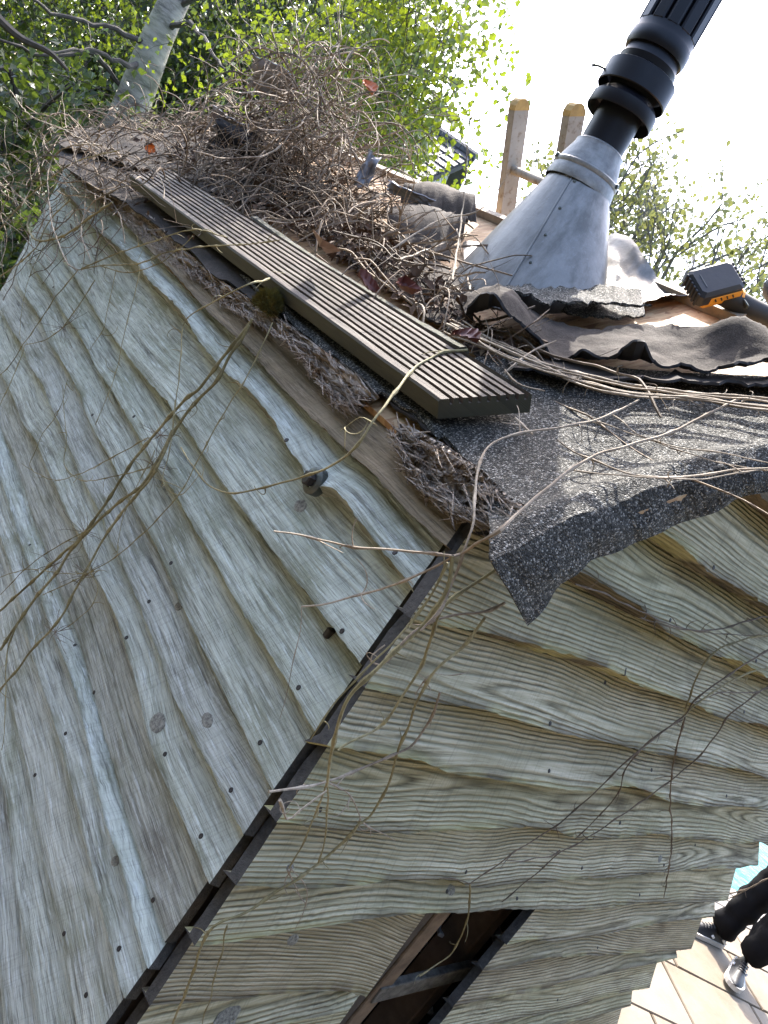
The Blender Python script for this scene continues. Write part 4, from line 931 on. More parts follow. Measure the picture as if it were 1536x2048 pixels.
def plant(name, label, stems, mat=None, cat='vine'):
    mat = VINE_PALE if mat in (None, VINE) else mat
    first = path(stems[0][0])[0]
    root = empty(name, first, label, cat)
    for st in stems:
        segs, r0, r1 = st[:3]; SEED[0] += 1
        r0, r1 = r0 * 0.68, r1 * 0.68
        kw = st[3] if len(st) > 3 else {}
        mm = kw.pop('mat', mat)
        vine_mesh(path(segs), r0, r1, SEED[0], **kw).build('stem', mm, root, True)
    return root
plant('dead_vine', 'long pale vine stem crossing the granular felt with twigs reaching over the corner', [
  ([('roof', 0.05, [(1480,797),(1395,838),(1340,866),(1250,893),(1180,915),(1095,975),(1040,1022),(990,1066)]), ('T', 0.86, [(930,1103),(905,1112)])], 0.0024, 0.0028, dict(node=0.12, tend=0.2)),
  ([('T', 0.92, [(905,1112,0.86),(800,1101,0.88),(700,1092,0.90),(620,1075,0.94),(548,1062,0.95)])], 0.0022, 0.0016, dict(node=0.09, tend=0.6)),
  ([('T', 0.92, [(905,1114,0.86),(860,1138,0.88),(800,1165,0.90),(740,1184,0.94),(680,1202,0.95),(603,1213,0.96)])], 0.0024, 0.0017, dict(node=0.075, tend=0.7)),
  ([('T', 0.96, [(603,1213),(600,1260),(588,1320),(572,1390),(560,1437)])], 0.0009, 0.0005, dict(tend=0.2)),
  ([('roof', 0.05, [(1278,800),(1235,822),(1185,842),(1105,857),(1040,866),(985,887),(960,922)]), ('T', 0.86, [(950,985,0.90),(946,1045,0.87),(930,1100,0.86),(905,1165,0.87),(880,1222),(842,1262)])], 0.0021, 0.0020, dict(node=0.07, tend=0.25)),
  ([('roof', 0.03, [(1115,880),(1175,917),(1255,945),(1330,955),(1400,950),(1470,940),(1560,935)])], 0.0017, 0.0019, dict(node=0.08, tend=0.3)),
  ([('roof', 0.03, [(1140,940),(1255,952),(1400,957),(1560,932)])], 0.0013, 0.0013, dict(node=0.08, tend=0.3)),
  ([('roof', 0.025, [(1190,842),(1300,880),(1440,925),(1560,945)])], 0.0011, 0.0009, dict(node=0.08, tend=0.3)),
  ([('roof', 0.04, [(1030,835),(1045,850),(1065,868)])], 0.0022, 0.0018, {}),
  ([('roof', 0.05, [(1008,745),(1060,705),(1112,682)])], 0.0018, 0.0022, dict(tend=0.6)),
])
bund = []
for k in range(9):
    o = rnd.uniform(-14, 14); o2 = rnd.uniform(-10, 14); hh = rnd.uniform(0.025, 0.06)
    bund.append(([('roof', hh, [(905 + rnd.uniform(-20, 30), 650 + o), (985, 690 + o), (1060, 722 + o), (1150, 752 + o2), (1260, 778 + o2), (1380, 790 + o2 * .6), (1480, 800 + o2), (1580, 812 + o2)])], rnd.uniform(0.0016, 0.003), rnd.uniform(0.0016, 0.003), dict(node=0.09, tend=0.45)))
bund += [([('roof', 0.05, [(1010,740),(1040,770),(1090,782)])], 0.0022, 0.0015), ([('roof', 0.03, [(1225,830),(1280,870),(1360,895),(1440,905),(1560,930)])], 0.0013, 0.001)]
plant('vine_bundle', 'bundle of straw coloured vine stems running along the torn felt edge to the right', bund)
plant('looping_vine', 'single olive vine looping from the decking board over the left wall past the bolt', [
  ([('roof', 0.06, [(935,700),(905,702),(880,706),(830,735),(790,785)]), ('L', 0.07, [(745,845),(700,905),(650,938),(560,966),(480,985),(430,978),(395,945),(362,895)])], 0.0030, 0.0015, dict(node=0.08, tend=0.25, mat=VINE_OLIVE)),
  ([('L', 0.07, [(745,845),(720,835),(690,855),(680,862)])], 0.0010, 0.0006, dict(tend=0.6))], VINE_OLIVE)
plant('arching_vine', 'thin vine arching off the decking board and hanging straight down the left wall', [
  ([('roof', 0.05, [(655,548),(600,551),(550,556)]), ('L', 0.06, [(500,568),(440,597),(372,640),(362,700),(358,760),(352,800),(345,870)])], 0.0024, 0.0013, dict(mat=VINE_OLIVE))], VINE_OLIVE)
L = 'L'
plant('climbing_vine', 'thick cluster of olive vine stems climbing diagonally across the left wall', [
  ([(L, 0.03, [(505,638),(470,685),(440,722),(400,775),(365,805),(312,865),(254,940),(208,1012),(156,1080),(104,1126),(59,1168),(-10,1230)])], 0.0042, 0.0036),
  ([(L, 0.035, [(498,650),(465,705),(430,765),(391,805),(342,872),(290,963),(234,1008),(182,1057),(140,1103),(114,1145),(72,1194),(36,1246),(0,1300)])], 0.0040, 0.0040),
  ([(L, 0.04, [(345,860),(312,940),(247,1021),(202,1086),(176,1135),(150,1181),(114,1246),(65,1298),(30,1345),(-10,1390)])], 0.0036, 0.0030),
  ([(L, 0.04, [(545,645),(520,700),(490,760),(462,803),(404,904),(361,985),(293,1060),(228,1116),(150,1160),(85,1190)])], 0.0017, 0.0012, dict(tend=0.4)),
  ([(L, 0.045, [(296,875),(208,924),(153,950),(107,960),(62,937),(65,914),(85,870),(120,816),(135,760)])], 0.0016, 0.001),
  ([(L, 0.045, [(300,935),(240,950),(170,962),(140,945),(128,925),(133,880),(128,820),(125,770)])], 0.0016, 0.001),
  ([(L, 0.05, [(-10,1158),(52,1139),(114,1145),(163,1148),(200,1140)])], 0.0012, 0.001),
  ([(L, 0.05, [(182,1057),(120,1090),(60,1130),(0,1190)])], 0.0016, 0.001),
  ([(L, 0.05, [(175,1135),(195,1175),(180,1215),(135,1255)])], 0.0012, 0.0008),
  ([(L, 0.05, [(36,1246),(15,1300),(12,1370),(8,1470),(3,1500)])], 0.0022, 0.001),
  ([(L, 0.04, [(310,900),(280,960),(255,1010),(240,1060),(235,1110)])], 0.0012, 0.0008),
  ([(L, 0.04, [(350,800),(340,900),(325,960),(360,990),(402,945)])], 0.0012, 0.0008)], VINE_OLIVE)
bl = []
r_ = random.Random(9)
for c in ((322,870),(305,930),(170,1065),(110,1130),(175,1150),(125,655),(110,1265)):   # hair-like rootlets
    for k in range(16):
        a = r_.uniform(0, 6.28); l = r_.uniform(20, 60); bl.append(([(L, 0.03, [c, (c[0] + math.cos(a) * l * .5 + r_.uniform(-5, 5), c[1] + math.sin(a) * l * .5), (c[0] + math.cos(a) * l, c[1] + math.sin(a) * l + r_.uniform(-8, 8))])], 0.0006, 0.0004, dict(node=9, tend=0, sides=4)))
mb = MB()
for s_, a_, b_, k_ in bl:
    q = vine_mesh(path(s_), a_, b_, r_.randint(0, 9999), **k_); mb.add(q.v, q.f)
tag(mb.build('vine_rootlets', VINE_DARK, None, True), 'hair fine dark rootlets fanning out round the olive stems on the left wall', 'rootlets', kind='stuff')
plant('drooping_vine', 'pale curved vine shoots hanging over the far eave at upper left', [
  ([(L, 0.12, [(205,290),(150,290),(112,308),(96,345),(98,400),(104,449),(117,485),(133,524),(156,540)])], 0.003, 0.002),
  ([(L, 0.10, [(230,380),(200,395),(182,410),(167,433),(163,470),(182,522)])], 0.0026, 0.0014),
  ([(L, 0.10, [(60,430),(55,452),(75,481),(130,470),(182,433),(225,405)])], 0.0045, 0.0036, dict(mat=VINE_OLIVE)),
  ([(L, 0.08, [(156,540),(202,531),(280,527),(325,507),(400,494),(500,488),(560,480)])], 0.0022, 0.0016, dict(mat=VINE_OLIVE)),
  ([(L, 0.08, [(163,537),(234,507),(312,481),(384,459),(456,475)])], 0.0022, 0.0016, dict(mat=VINE_OLIVE)),
  ([(L, 0.07, [(200,532),(260,545),(330,520),(385,472)])], 0.0018, 0.0012, dict(mat=VINE_OLIVE)),
  ([(L, 0.06, [(156,540),(111,595),(91,625),(49,686),(20,730),(-10,760)])], 0.0018, 0.0014, dict(mat=VINE_OLIVE)),
  ([(L, 0.06, [(190,560),(165,600),(140,635),(122,658),(90,680),(49,690)])], 0.0018, 0.0012, dict(mat=VINE_OLIVE)),
  ([(L, 0.06, [(280,530),(272,580),(255,640),(235,730),(220,780),(190,850)])], 0.0014, 0.0009, dict(mat=VINE_OLIVE)),
  ([(L, 0.06, [(232,540),(215,620),(205,660),(180,700)])], 0.0012, 0.0009, dict(mat=VINE_OLIVE)),
  ([(L, 0.06, [(88,490),(55,565),(40,650),(42,680)])], 0.0014, 0.0009, dict(mat=VINE_OLIVE)),
  ([(L, 0.10, [(-10,560),(40,525),(75,490),(100,440),(140,400)])], 0.003, 0.002, dict(mat=VINE_OLIVE)),
  ([(L, 0.10, [(-10,470),(50,400),(110,350),(160,320),(240,300)])], 0.0026, 0.002, dict(mat=VINE_OLIVE)),
  ([(L, 0.07, [(49,690),(40,720),(10,790),(-10,830)])], 0.0018, 0.0012, dict(mat=VINE_OLIVE)),
  ([(L, 0.14, [(20,180),(60,230),(130,260),(200,300)])], 0.002, 0.0016)], VINE)
T = 'R'
plant('corner_vine', 'matted yellowish vine stems trailing down the corner between the two walls', [
  ([('T', 0.86, [(905,1112)]), (T, 0.07, [(893,1180),(862,1232),(820,1275),(765,1325),(705,1388),(678,1440),(665,1500),(652,1570)])], 0.0034, 0.0028, dict(mat=VINE_OLIVE)),
  ([(T, 0.07, [(1005,1130),(930,1180),(880,1225),(855,1300),(845,1330),(800,1400),(765,1450),(690,1490),(676,1500)])], 0.0028, 0.002, dict(mat=VINE_OLIVE)),
  ([(T, 0.07, [(1010,1205),(975,1222),(880,1237),(830,1262),(800,1290)])], 0.0024, 0.002),
  ([(T, 0.07, [(970,1235),(930,1290),(880,1330),(840,1390),(815,1460),(795,1505),(780,1560),(745,1625),(715,1650)])], 0.0026, 0.0022, dict(mat=VINE_OLIVE)),
  ([(T, 0.07, [(880,1385),(860,1440),(825,1490),(790,1508),(740,1530),(660,1562),(600,1575),(537,1583)])], 0.0022, 0.0024),
  ([(T, 0.06, [(652,1570),(630,1630),(605,1690),(578,1735)])], 0.0018, 0.0012, dict(mat=VINE_OLIVE)),
  ([(T, 0.06, [(655,1572),(654,1640),(648,1690),(636,1725)])], 0.0018, 0.0014, dict(mat=VINE_OLIVE)),
  ([(T, 0.06, [(722,1640),(690,1680),(636,1728),(560,1780),(500,1820),(420,1860),(385,1950),(340,2060)])], 0.0026, 0.0024, dict(mat=VINE_OLIVE)),
  ([(T, 0.06, [(455,1850),(445,1900),(428,1955),(420,2000),(400,2060)])], 0.0014, 0.001, dict(mat=VINE_OLIVE)),
  ([(T, 0.06, [(720,1640),(740,1655),(765,1668),(790,1680)])], 0.0018, 0.0007, dict(tend=1)),
  ([(T, 0.06, [(575,1740),(590,1770),(605,1800)])], 0.0014, 0.0009, dict(tend=1)),
  ([(T, 0.06, [(583,1738),(610,1770),(612,1810),(590,1860)])], 0.0011, 0.0006, dict(tend=0.3)),
  ([(T, 0.08, [(895,1125),(850,1210),(790,1280),(720,1350),(660,1420),(620,1480)])], 0.0020, 0.0012, dict(mat=VINE_OLIVE)),
  ([(T, 0.07, [(560,1600),(575,1640),(600,1620),(655,1580)])], 0.0024, 0.0016, dict(tend=1)),
  ([(T, 0.06, [(830,1390),(860,1350),(900,1350),(940,1345)])], 0.0009, 0.0005, dict(tend=0.5)),
  ([(T, 0.06, [(655,1565),(700,1590),(722,1640)])], 0.0016, 0.0012, dict(tend=1)),
  ([(T, 0.06, [(770,1290),(740,1320),(765,1330),(790,1310)])], 0.0012, 0.0008, dict(tend=1))], VINE)
plant('wiry_vine', 'wiry dark vine stems crossing the boards of the right hand wall', [
  ([(T, 0.06, [(1570,1262),(1500,1276),(1440,1297),(1400,1340),(1378,1400),(1372,1420)])], 0.0022, 0.002, dict(mat=VINE_OLIVE)),
  ([(T, 0.06, [(1570,1280),(1480,1335),(1395,1395),(1370,1430),(1320,1468),(1250,1525),(1190,1585),(1120,1645),(1060,1685),(1000,1725),(940,1768)])], 0.0022, 0.0014),
  ([(T, 0.06, [(1570,1330),(1500,1345),(1440,1375),(1390,1410),(1365,1435)])], 0.0022, 0.0018, dict(mat=VINE_OLIVE)),
  ([(T, 0.06, [(1570,1350),(1470,1420),(1432,1470),(1380,1530),(1280,1605),(1215,1650),(1150,1690),(1120,1705),(1080,1740),(1040,1775),(1002,1803)])], 0.0022, 0.0014),
  ([(T, 0.06, [(1370,1435),(1350,1510),(1340,1590),(1344,1660),(1340,1720),(1328,1795)])], 0.0022, 0.0018),
  ([(T, 0.05, [(1365,1440),(1300,1480),(1250,1540),(1240,1580),(1200,1630),(1150,1680)])], 0.0018, 0.0012),
  ([(T, 0.05, [(1150,1168),(1215,1190),(1278,1222),(1370,1258),(1440,1258),(1500,1240),(1570,1230)])], 0.0018, 0.0018, dict(mat=VINE_DARK)),
  ([(T, 0.05, [(1280,1235),(1370,1260),(1480,1270),(1570,1275)])], 0.0012, 0.001, dict(mat=VINE_DARK)),
  ([(T, 0.06, [(940,1768),(938,1820),(925,1865),(900,1910),(840,1950)])], 0.0026, 0.0016, dict(mat=VINE_OLIVE)),
  ([(T, 0.05, [(940,1768),(910,1758),(880,1756)])], 0.0014, 0.001),
  ([(T, 0.06, [(1570,1370),(1500,1385),(1445,1385),(1390,1405)])], 0.0016, 0.0012),
  ([(T, 0.06, [(1120,1700),(1105,1710),(1060,1720),(1015,1722)])], 0.0016, 0.001)], VINE_DARK)
plant('hanging_vine', 'short knotted vine twig hanging in the air in front of the trouser leg', [
  ([('T', 2.7, [(1560,1745),(1500,1775),(1452,1790),(1412,1808),(1384,1820)])], 0.0034, 0.0024, dict(node=0.05, tend=0.9)),
  ([('T', 2.7, [(1500,1775),(1470,1792),(1440,1800),(1410,1800)])], 0.0024, 0.0018, dict(node=0.05, tend=0.9))], VINE_DARK)

# the dense tangle on the roof: nobody could count these stems
def mound(x, y):
    g = lambda cx, cy, sx, sy, a: a * math.exp(-((x - cx) / sx) ** 2 - ((y - cy) / sy) ** 2)
    return (0.045 + g(1.00, 2.32, 0.12, 0.26, 0.40) + g(1.12, 2.05, 0.07, 0.14, 0.10) + g(0.81, 2.63, 0.14, 0.26, 0.10) + g(0.98, 1.4, 0.09, 0.31, 0.045))
def in_heap(x, y):
    if y > 1.75: return 0.66 < x < 1.08 + 0.25 * (y - 1.75) and y < YEND + 0.2
    return 0.905 < x < (0.955 if y < 1.12 else 0.975 + (y - 1.12) * 0.15) and y > 0.90
tm = {0: MB(), 1: MB()}
tr = random.Random(21); made = 0
while made < 900:
    zone = tr.random()
    if zone < 0.55: x, y = tr.gauss(1.01, 0.10), tr.gauss(2.22, 0.26)
    elif zone < 0.80: x, y = tr.uniform(0.90, 1.07), tr.uniform(0.88, 1.93)
    else: x, y = tr.uniform(0.66, 1.05), tr.uniform(2.1, YEND + 0.15)
    if not in_heap(x, y): continue
    hm = mound(x, y); h = tr.uniform(0.005, hm) if zone < 0.8 else tr.uniform(0.03, hm + 0.06); p = np.array([x, y, Z0 + SL * (x - X0)]) + UPV * h
    base = tr.choice(((0, 1, 0), (0, -1, 0), tuple(RU), tuple(-RU), (0.5, -0.8, 0.3), (0.3, 0.8, 0.3)))
    if zone > 0.55 and zone < 0.8: base = tr.choice(((0.10, -1, 0.05), (0, 1, 0), (0.25, -1, 0.1)))
    dr = np.array(base, float) + np.array([tr.gauss(0, .45), tr.gauss(0, .45), tr.gauss(0.05, .45)]); dr /= np.linalg.norm(dr)
    ax = np.array([tr.gauss(0, 1) for _ in range(3)]); cur = tr.gauss(0, 0.045); st = tr.uniform(0.018, 0.034); pts = [p]
    for k in range(tr.randint(6, 16)):
        dr = dr + np.cross(ax, dr) * cur + np.array([tr.gauss(0, .10), tr.gauss(0, .10), tr.gauss(-0.02, .10)])
        q = pts[-1] + dr / np.linalg.norm(dr) * st; fl = Z0 + SL * (q[0] - X0) + 0.008
        if tr.random() < 0.12: dr = dr + np.array([tr.gauss(0, .5), tr.gauss(0, .5), tr.gauss(0, .4)])
        if q[0] > 1.31 or (q[1] < 1.14 and q[0] > 0.99) or (q[1] < 1.75 and q[0] > 1.09): break
        hmx = mound(q[0], q[1]) * 1.25
        if q[2] < fl and q[0] > 0.66: q[2] = fl; dr[2] = abs(dr[2]) * 0.5
        if q[2] > fl + hmx: dr[2] -= 0.35
        dr /= np.linalg.norm(dr); pts.append(q)
    if len(pts) < 4: continue
    r0 = tr.choice((0.0007, 0.0010, 0.0014, 0.0019, 0.0028)); bk = 0 if tr.random() < 0.55 else 1
    for k in range(tr.randint(0, 3)):
        i = tr.randint(1, len(pts) - 2); sdv = pts[i + 1] - pts[i]; sdv = sdv / (np.linalg.norm(sdv) + 1e-9) + np.array([tr.gauss(0, .8), tr.gauss(0, .8), tr.gauss(0.2, .6)]); sdv /= np.linalg.norm(sdv); ln = tr.uniform(0.02, 0.09)
        tm[bk].tube([pts[i], pts[i] + sdv * ln * .5 + np.array([tr.gauss(0, .004), tr.gauss(0, .004), 0]), pts[i] + sdv * ln], [r0 * .7, r0 * .55, r0 * .3], 4, False)
    tm[bk].tube(smooth_path(pts, 2), np.linspace(r0, r0 * 0.7, 2 * (len(pts) - 1) + 1), 4, False); made += 1
for k in range(150):      # loose ends trailing over the far corner of the left wall
    x, y = tr.uniform(-40, 230), tr.uniform(270, 470); o = tr.uniform(0.03, 0.16); a = tr.uniform(0, 6.28); pts = []
    for i in range(tr.randint(5, 11)):
        pts.append(place(x, y, 'L', o)); a += tr.gauss(0, 0.35); x += math.cos(a) * 17; y += math.sin(a) * 17 + 2; o = max(0.03, o + tr.gauss(0, 0.012))
    r0 = tr.choice((0.0008, 0.0012, 0.0018)); tm[tr.choice((0, 1, 1))].tube(smooth_path(pts, 2), np.linspace(r0, r0 * .6, 2 * (len(pts) - 1) + 1), 4, False)
for k in range(190):      # looser crown of the heap
    x, y = tr.gauss(610, 70), tr.gauss(215, 65); t_ = tr.uniform(1.92, 2.22); a = tr.uniform(0, 6.28); pts = []; c_ = tr.gauss(0, 0.12)
    for i in range(tr.randint(5, 12)):
        pts.append(at(x, y, t_)); a += c_ + tr.gauss(0, 0.22); x += math.cos(a) * 17; y += math.sin(a) * 17; t_ += tr.gauss(0, 0.02)
    r0 = tr.choice((0.0008, 0.0012, 0.0018, 0.0024)); tm[tr.choice((0, 0, 1))].tube(smooth_path(pts, 2), np.linspace(r0, r0 * .6, 2 * (len(pts) - 1) + 1), 4, False)
tag(tm[0].build('vine_tangle', VINE, None, True), 'dense heap of dry tan vine stems piled on the roof', 'vine heap', kind='stuff')
tag(tm[1].build('vine_tangle', VINE_DARK, None, True), 'darker broken vine stems mixed through the heap on the roof', 'vine heap', kind='stuff')
# leaf litter and crumbs lying under the stems
lm = MB()
for k in range(3600):
    z = tr.random()
    if z < 0.5: x, y = tr.gauss(1.0, 0.12), tr.gauss(2.15, 0.34)
    else: x, y = tr.uniform(0.90, 1.06), tr.uniform(0.92, 2.0)
    if not in_heap(x, y): continue
    hm = mound(x, y) * 0.45 * tr.random() ** 2; c = np.array([x, y, Z0 + SL * (x - X0)]) + RN * (0.012 + hm); a = np.array([tr.gauss(0, 1) for _ in range(3)]) + RU * tr.gauss(0, 1); a /= np.linalg.norm(a); b = np.cross(a, RN + np.array([tr.gauss(0, .5) for _ in range(3)])); b /= np.linalg.norm(b); q = tr.uniform(0.004, 0.016); w_ = q * tr.uniform(0.25, 0.7)
    lm.add([c - a * q, c + b * w_ + RN * 0.002, c + a * q, c - b * w_ + RN * 0.003], [(0, 1, 2), (0, 2, 3)])
tag(lm.build('leaf_litter', mat_vine('brown_litter', (0.035, 0.02, 0.012), (0.10, 0.058, 0.035), (0.22, 0.15, 0.10)), None), 'crumbled brown leaf litter lying under the vine stems on the roof', 'leaf litter', kind='stuff')
# shoots that stick out of the heap
sh = [[(610,250),(560,130),(545,60),(510,-10)],[(640,260),(655,150),(660,60),(640,-20)],[(600,230),(640,130),(695,65)],[(620,250),(700,180),(820,150),(880,200)],[(700,300),(690,200),(735,110),(760,120)],[(560,220),(500,110),(450,70),(400,60)],[(480,230),(450,160),(420,130),(380,110)],[(690,330),(800,260),(880,215),(920,235)],[(720,330),(770,290),(840,260),(880,300)],[(780,500),(880,440),(960,420),(1020,345)],[(905,560),(925,420),(938,250),(940,235),(860,230)],[(580,200),(530,90),(480,30),(470,-20)],[(600,240),(560,180),(480,160),(430,190)],[(380,300),(370,250),(320,200),(310,215)],[(700,360),(790,330),(830,290),(850,320)],[(640,200),(600,100),(590,20),(560,-30)],[(500,260),(440,230),(400,215),(350,205)],[(650,230),(720,130),(745,100),(760,150),(750,200)],[(800,520),(880,490),(940,470),(1010,540),(1085,550)],[(960,600),(1000,570),(1005,520)],[(1010,595),(1015,555),(1018,545)],[(940,580),(930,540),(900,500),(870,420)],[(760,470),(830,430),(890,420)],[(660,300),(690,240),(720,230),(690,330)]]
plant('upright_vine_shoots', 'bare shoots sticking up out of the vine heap against the trees', [([('roof', tr.uniform(0.02, 0.10), [q]) if i == 0 else ('T', float(np.linalg.norm(0)) + 2.06 - (0.44 if s_[0][0] > 750 else 0) - 0.02 * i, [q]) for i, q in enumerate(s_)], tr.uniform(0.002, 0.0032), 0.0011, dict(node=0.09, tend=0.3)) for s_ in sh], VINE)
# silver and dark felt scraps caught in the heap
def scrap(px, t, sz, label, mat, seed, tilt):
    c = at(px[0], px[1], t); V = []; n = 10; a = M[:, 0] * 0.9 + M[:, 1] * 0.42; b = np.cross(a, -M[:, 2]) * tilt[0] + M[:, 2] * tilt[1]; a /= np.linalg.norm(a); b /= np.linalg.norm(b); nn = np.cross(a, b)
    for i in range(n + 1):
        for j in range(n + 1):
            u, w = i / n - .5, j / n - .5; e = 1 + 0.25 * fbm(u * 3, w * 3, seed); V.append(c + a * u * sz[0] * e + b * w * sz[1] * e + nn * 0.02 * fbm(u * 2.5, w * 2.5, seed + 4))
    Fc = [(i * 11 + j, (i + 1) * 11 + j, (i + 1) * 11 + j + 1, i * 11 + j + 1) for i in range(n) for j in range(n)]; n0 = len(V); V += [v - nn * 0.003 for v in V]; Fc += [tuple(q + n0 for q in f[::-1]) for f in Fc]
    rim = [(i, 0) for i in range(n)] + [(n, j) for j in range(n)] + [(i, n) for i in range(n, 0, -1)] + [(0, j) for j in range(n, 0, -1)]
    rim = [i * 11 + j for i, j in rim]; Fc += [(rim[k], rim[(k + 1) % len(rim)], rim[(k + 1) % len(rim)] + n0, rim[k] + n0) for k in range(len(rim))]
    tag(mesh('felt_scrap', V, Fc, mat, None, True), label, 'felt scrap')
SCR = simple('weathered_scrap', (0.16, 0.16, 0.17), 0.4, 0.0, var=0.4, scale=20, bump=0.2)
scrap((545,160), 2.23, (0.13, 0.09), 'silvery sheet scrap caught high in the vine heap', SCR, 3, (0.5, 0.9))
scrap((462,255), 2.28, (0.11, 0.07), 'small silvery scrap lying low in the vine heap', SCR, 5, (0.6, 0.8))
scrap((490,300), 2.23, (0.19, 0.10), 'black felt flap standing in the vine heap beside the small silvery scrap', simple('black_felt', (0.01, 0.01, 0.011), 0.8), 7, (1.0, 0.2))
scrap((735,340), 2.01, (0.035, 0.09), 'grey torn strip at the right end of the vine heap', SCR, 9, (1.0, 0.1))
scrap((820,388), 1.93, (0.12, 0.03), 'pale splinter of felt on the sheathing below the ridge', SCR, 10, (0.4, 0.9))

# fallen leaves
def dry_leaf(px, h, sz, col, label, seed):
    c = onroof(px[0], px[1], h) if h < 0.5 else at(px[0], px[1], h); r = random.Random(seed); a = np.array([r.gauss(0, 1), r.gauss(0, 1), 0.3]); a /= np.linalg.norm(a); nn = np.array([-0.4, -0.5, 0.75]); b = np.cross(nn, a); b /= np.linalg.norm(b); V = []; n = 12
    for i in range(n + 1):
        u = i / n; wd = math.sin(u * math.pi) ** 0.7 * (1 - 0.3 * u) * sz * 0.45 * (1 + 0.2 * math.sin(i * 2.2))
        for w in (-1, -0.5, 0, 0.5, 1): V.append(c + a * (u - .5) * sz + b * w * wd + nn * (sz * 0.25 * w * w + 0.15 * sz * math.sin(u * 3 + seed) + 0.03 * sz * nz(u * 9, w * 3, seed)))
    Fc = [(i * 5 + j, i * 5 + j + 1, (i + 1) * 5 + j + 1, (i + 1) * 5 + j) for i in range(n) for j in range(4)]; tag(mesh('dry_leaf', V, Fc, col, None, True), label, 'leaf')
RED, TAN = simple('red_brown_leaf', (0.11, 0.035, 0.025), 0.5, scale=60), simple('tan_leaf', (0.30, 0.20, 0.16), 0.6, scale=60)
dry_leaf((645,502), 0.10, 0.075, TAN, 'curled pinkish brown leaf on the stems above the decking board', 1)
dry_leaf((735,570), 0.07, 0.05, RED, 'dark red leaf lying in the stems near the mossy batten', 2)
dry_leaf((815,575), 0.06, 0.06, RED, 'flat brown red leaf in the stems left of the cone', 3)
dry_leaf((300,300), 0.05, 0.04, simple('orange_leaf', (0.6, 0.16, 0.02), 0.5), 'small orange leaf on the far end of the heap', 4)
dry_leaf((925,680), 0.06, 0.05, RED, 'dark red leaf beside the end of the decking board', 6)
dry_leaf((735,180), 1.95, 0.05, simple('pale_orange_leaf', (0.5, 0.2, 0.1), 0.5), 'pale orange leaf caught on a shoot at the top of the heap', 7)

